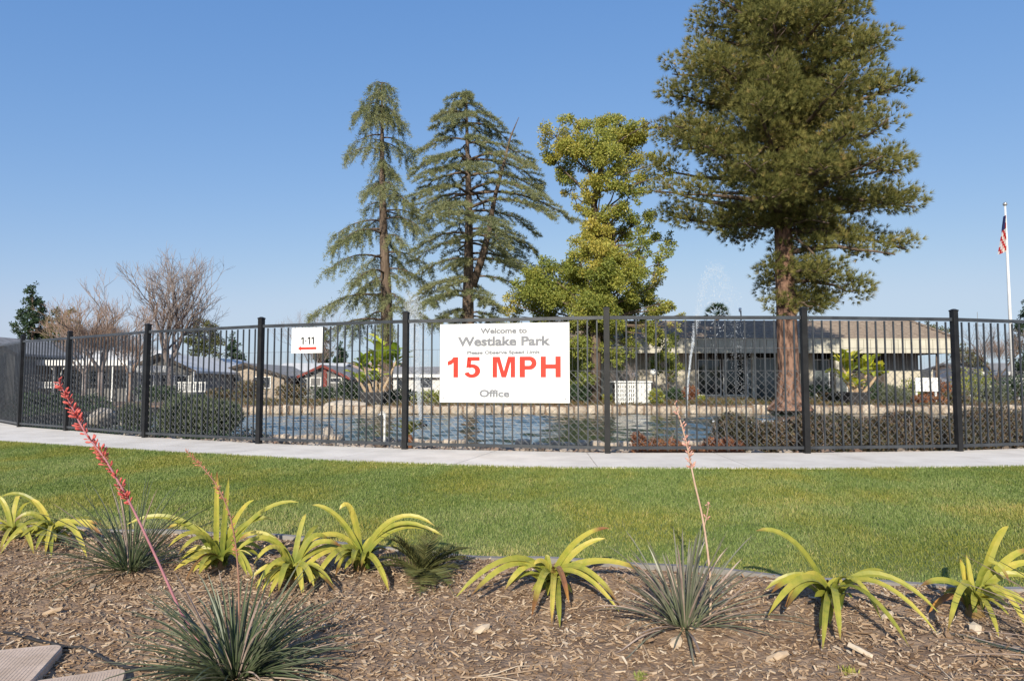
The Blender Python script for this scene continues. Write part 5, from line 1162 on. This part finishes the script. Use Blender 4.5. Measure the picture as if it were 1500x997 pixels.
strap_plant((432, 852), [(350, 790, 0, .2), (375, 862, .25, .18), (372, 825, .2, .2), (442, 868, .3, .14), (408, 866, .3, .16), (460, 858, .3, .14), (480, 790, -.1, .18), (500, 800, -.1, .16), (448, 752, -.1, .10), (345, 808, .1, .22), (470, 770, -.2, .14)], 40, 'dense tangled strap leaf clump left of the clump with a curled upright leaf', 304)
strap_plant((528, 835), [(457, 739, .05, .16), (497, 746, .05, .26), (637, 770, .05, .26), (650, 785, .05, .22), (634, 778, .1, .22), (570, 866, .3, .16), (457, 858, .3, .22), (420, 822, .2, .26), (404, 862, .35, .24), (490, 825, .3, .12), (430, 850, .3, .2), (516, 828, .3, .14), (560, 790, 0, .12)], 16, 'strap leaf clump with one curled upright leaf and a long arch to the right', 305)
strap_plant((808, 862), [(893, 773, .0, .14), (886, 788, .05, .10), (668, 874, .25, .24), (690, 872, .25, .20), (739, 864, .15, .18), (820, 918, .5, .14), (808, 912, .5, .16), (779, 902, .42, .18), (833, 882, .35, .18, 1), (908, 886, .3, .20), (907, 895, .3, .18), (720, 826, .0, .12), (757, 832, .0, .10), (952, 842, -.1, .16), (920, 828, -.1, .12), (800, 812, 0, .06), (782, 826, .1, .10), (862, 838, .0, .12)], 9, 'open strap leaf plant in the middle with two leaves arching up right', 306, .34)
strap_plant((1216, 893), [(1107, 777, .0, .20), (1120, 864, .0, .18), (1125, 901, .3, .22), (1152, 890, .25, .18), (1150, 888, .2, .22), (1205, 950, .45, .16), (1231, 936, .4, .20), (1332, 947, .45, .22), (1290, 905, .3, .22), (1372, 926, .35, .24), (1375, 897, .2, .24), (1296, 836, -.2, .10), (1130, 868, .05, .16), (1180, 845, -.1, .12)], 12, 'strap leaf plant with a long leaf arching up to the left', 307, .36)
strap_plant((1428, 900), [(1477, 770, .0, .14), (1510, 804, .0, .12), (1406, 818, .0, .04), (1348, 858, .0, .12), (1388, 926, .3, .24), (1463, 932, .35, .14), (1512, 936, .3, .24), (1480, 855, .1, .24), (1415, 812, 0, .03), (1530, 830, 0, .16), (1425, 892, .2, .10), (1510, 888, .15, .12), (1540, 870, .1, .2)], 11, 'strap leaf plant near the right edge with a tall leaf curving right', 308, .36)

# ------------------------------------------------------------------ red yucca clumps and their flower stalks
def yucca(base_px, n, Lr, label, seed, elr=(.15, 1.45), W_=.014, azr=(0, 2*PI), base=None, mat='yucca', dry=.12, bend=.45):
    r = np.random.default_rng(seed); b_ = bedpt(*base_px) if base is None else np.array(base); t = thing('red_yucca', b_, label, 'plant', 'grey green yucca clumps in the bed')
    for k in range(n):
        az = r.uniform(*azr); q = r.random(); el = elr[0]+(elr[1]-elr[0])*q; L_ = r.uniform(*Lr); o = np.array([math.cos(az), math.sin(az), 0])*r.uniform(0, .07); bd = r.uniform(.05, bend)*(1.2-.5*q)
        g = G(); isd = r.random() < dry
        strap(g, b_+o, az, L_, el, bd, W_*r.uniform(.6, 1.15), 9, 0, .45, r.uniform(.5, 1)); V = g.v[0]; zmin = zbed(V[:, 0], V[:, 1])+.008; V[:, 2] = np.maximum(V[:, 2], zmin)
        part('leaf', g, M['dry' if isd else mat], t)
    return b_
yB = yucca((345, 992), 299, (.24, .50), 'large grey green spiky yucca clump at the bottom left', 401, (.05, 1.25), W_=.0095, bend=.55)
yR = yucca((192, 835), 140, (.30, .62), 'rear left yucca clump standing against the lawn', 402, (.2, 1.4), W_=.009)
yM = yucca((1003, 918), 110, (.26, .54), 'yucca clump with a pale flower stalk right of the middle', 403, (.1, 1.5), W_=.0115, dry=.2, mat='yucca_grey', bend=.38)
yO = yucca((1590, 1010), 40, (.5, .95), 'sprawling yucca reaching in from the bottom right corner', 404, (.1, .7), .009, (2.4, 3.9), base=[2.55, 2.62, -.33], dry=.6, bend=.35)
def stalk(pts, label, smat, fmat, q0, dens, fl, seed, name='flower_stalk', r0=.006, side=.02, extra=0, green=False):
    r = np.random.default_rng(seed); P = np.array(pts); t = thing(name, P[0], label, 'flower stalk', 'flower stalks of the yuccas'); s = np.linspace(0, 1, len(P)); sd = np.linspace(0, 1, 40); C_ = np.stack([np.interp(sd, s, P[:, i]) for i in range(3)], 1)
    k = np.array([.25, .5, .25]); 
    for _ in range(4): C_[1:-1] = C_[:-2]*.25+C_[1:-1]*.5+C_[2:]*.25
    g = G(); tube(g, C_, np.linspace(r0, r0*.45, 40), 7); part('stem', g, M[smat], t, True)
    n = int(dens)
    for j in range(n):
        q = q0+(1-q0)*(r.random() if r.random() < .85 else (.5+.5*math.sin(r.integers(0, 9)*2.1))*.9+r.normal(0, .02)); q = q if q0 <= q <= 1 else q0+(1-q0)*r.random(); c = np.array([np.interp(q, sd, C_[:, i]) for i in range(3)]); a = r.uniform(0, 6.28); T = unit(C_[min(int(q*39)+1, 39)]-C_[max(int(q*39)-1, 0)])
        o = unit(np.cross(T, [math.cos(a), math.sin(a), .3])); dd = unit(o*.8+T*.7); l = fl*r.uniform(.45, 1.3)*(1.0-.35*q if q > .9 else 1); s0 = c+o*r0*.6; s1_ = c+dd*side*r.uniform(.4, 1.2); e = s1_+dd*l
        g = G(); tube(g, [c, s1_, s1_+dd*l*.3, s1_+dd*l*.7, e], [r0*.25, r0*.3, l*.19, l*.21, l*.04], 6); part('flower', g, M[fmat], t, True)
def chain(px_list, d0, d1):
    n = len(px_list); return [pw(x, y, d0+(d1-d0)*i/(n-1)) for i, (x, y) in enumerate(px_list)]
d0 = yB[1]
stalk(chain([(300, 950), (268, 905), (240, 840), (205, 765), (190, 735), (165, 690), (150, 665), (125, 635), (112, 610), (98, 580), (86, 560)], d0+.05, d0+.0), 'coral red flower stalk leaning left from the large yucca', 'stalk', 'coral', .38, 190, .018, 501, r0=.0056, side=.016)
stalk(chain([(352, 960), (350, 900), (350, 850), (345, 790), (335, 745), (318, 710), (298, 685), (272, 660)], d0+.02, d0-.02), 'brown drying flower stalk behind the strap leaves, leaning left', 'stalk_brown', 'rust', .36, 90, .009, 502, r0=.0040, side=.010)
d1 = yM[1]
stalk(chain([(1040, 905), (1042, 860), (1036, 800), (1028, 750), (1018, 710), (1012, 680), (1006, 650), (998, 620), (988, 590)], d1+.04, d1), 'pale tan flower stalk with faded pink blooms in front of the pond', 'stalk_tan', 'pink', .58, 48, .017, 503, r0=.0060, side=.010)
stalk(chain([(1031, 775), (1034, 760), (1038, 742), (1036, 735)], d1+.03, d1-.02), 'short side shoot with pink buds on the pale flower stalk', 'stalk_tan', 'pink', .3, 12, .013, 504, r0=.003, side=.008)
d2 = yR[1]
stalk(chain([(188, 835), (186, 780), (178, 735), (170, 700)], d2-.05, d2), 'thin dry brown stalk rising from the rear left yucca', 'stalk_tan', 'rust', .6, 10, .010, 505, r0=.003, side=.006)
# small weed tufts
for i, (px, py, lb_) in enumerate(((1243, 985, 'tiny green weed sprouting at the bottom right of the middle'), (940, 992, 'tiny green weed at the bottom edge near the middle'))):
    p = bedpt(px, py); g = G(); n = 60; tris(g, p+rng.normal(0, .012, (n, 3))*[1, 1, .2], unit(rdir(n)+[0, 0, .8]), .025, .008, rng.uniform(.3, .7, n), quad=True); solo('weed', g, M['grass'], p, lb_, 'weed')
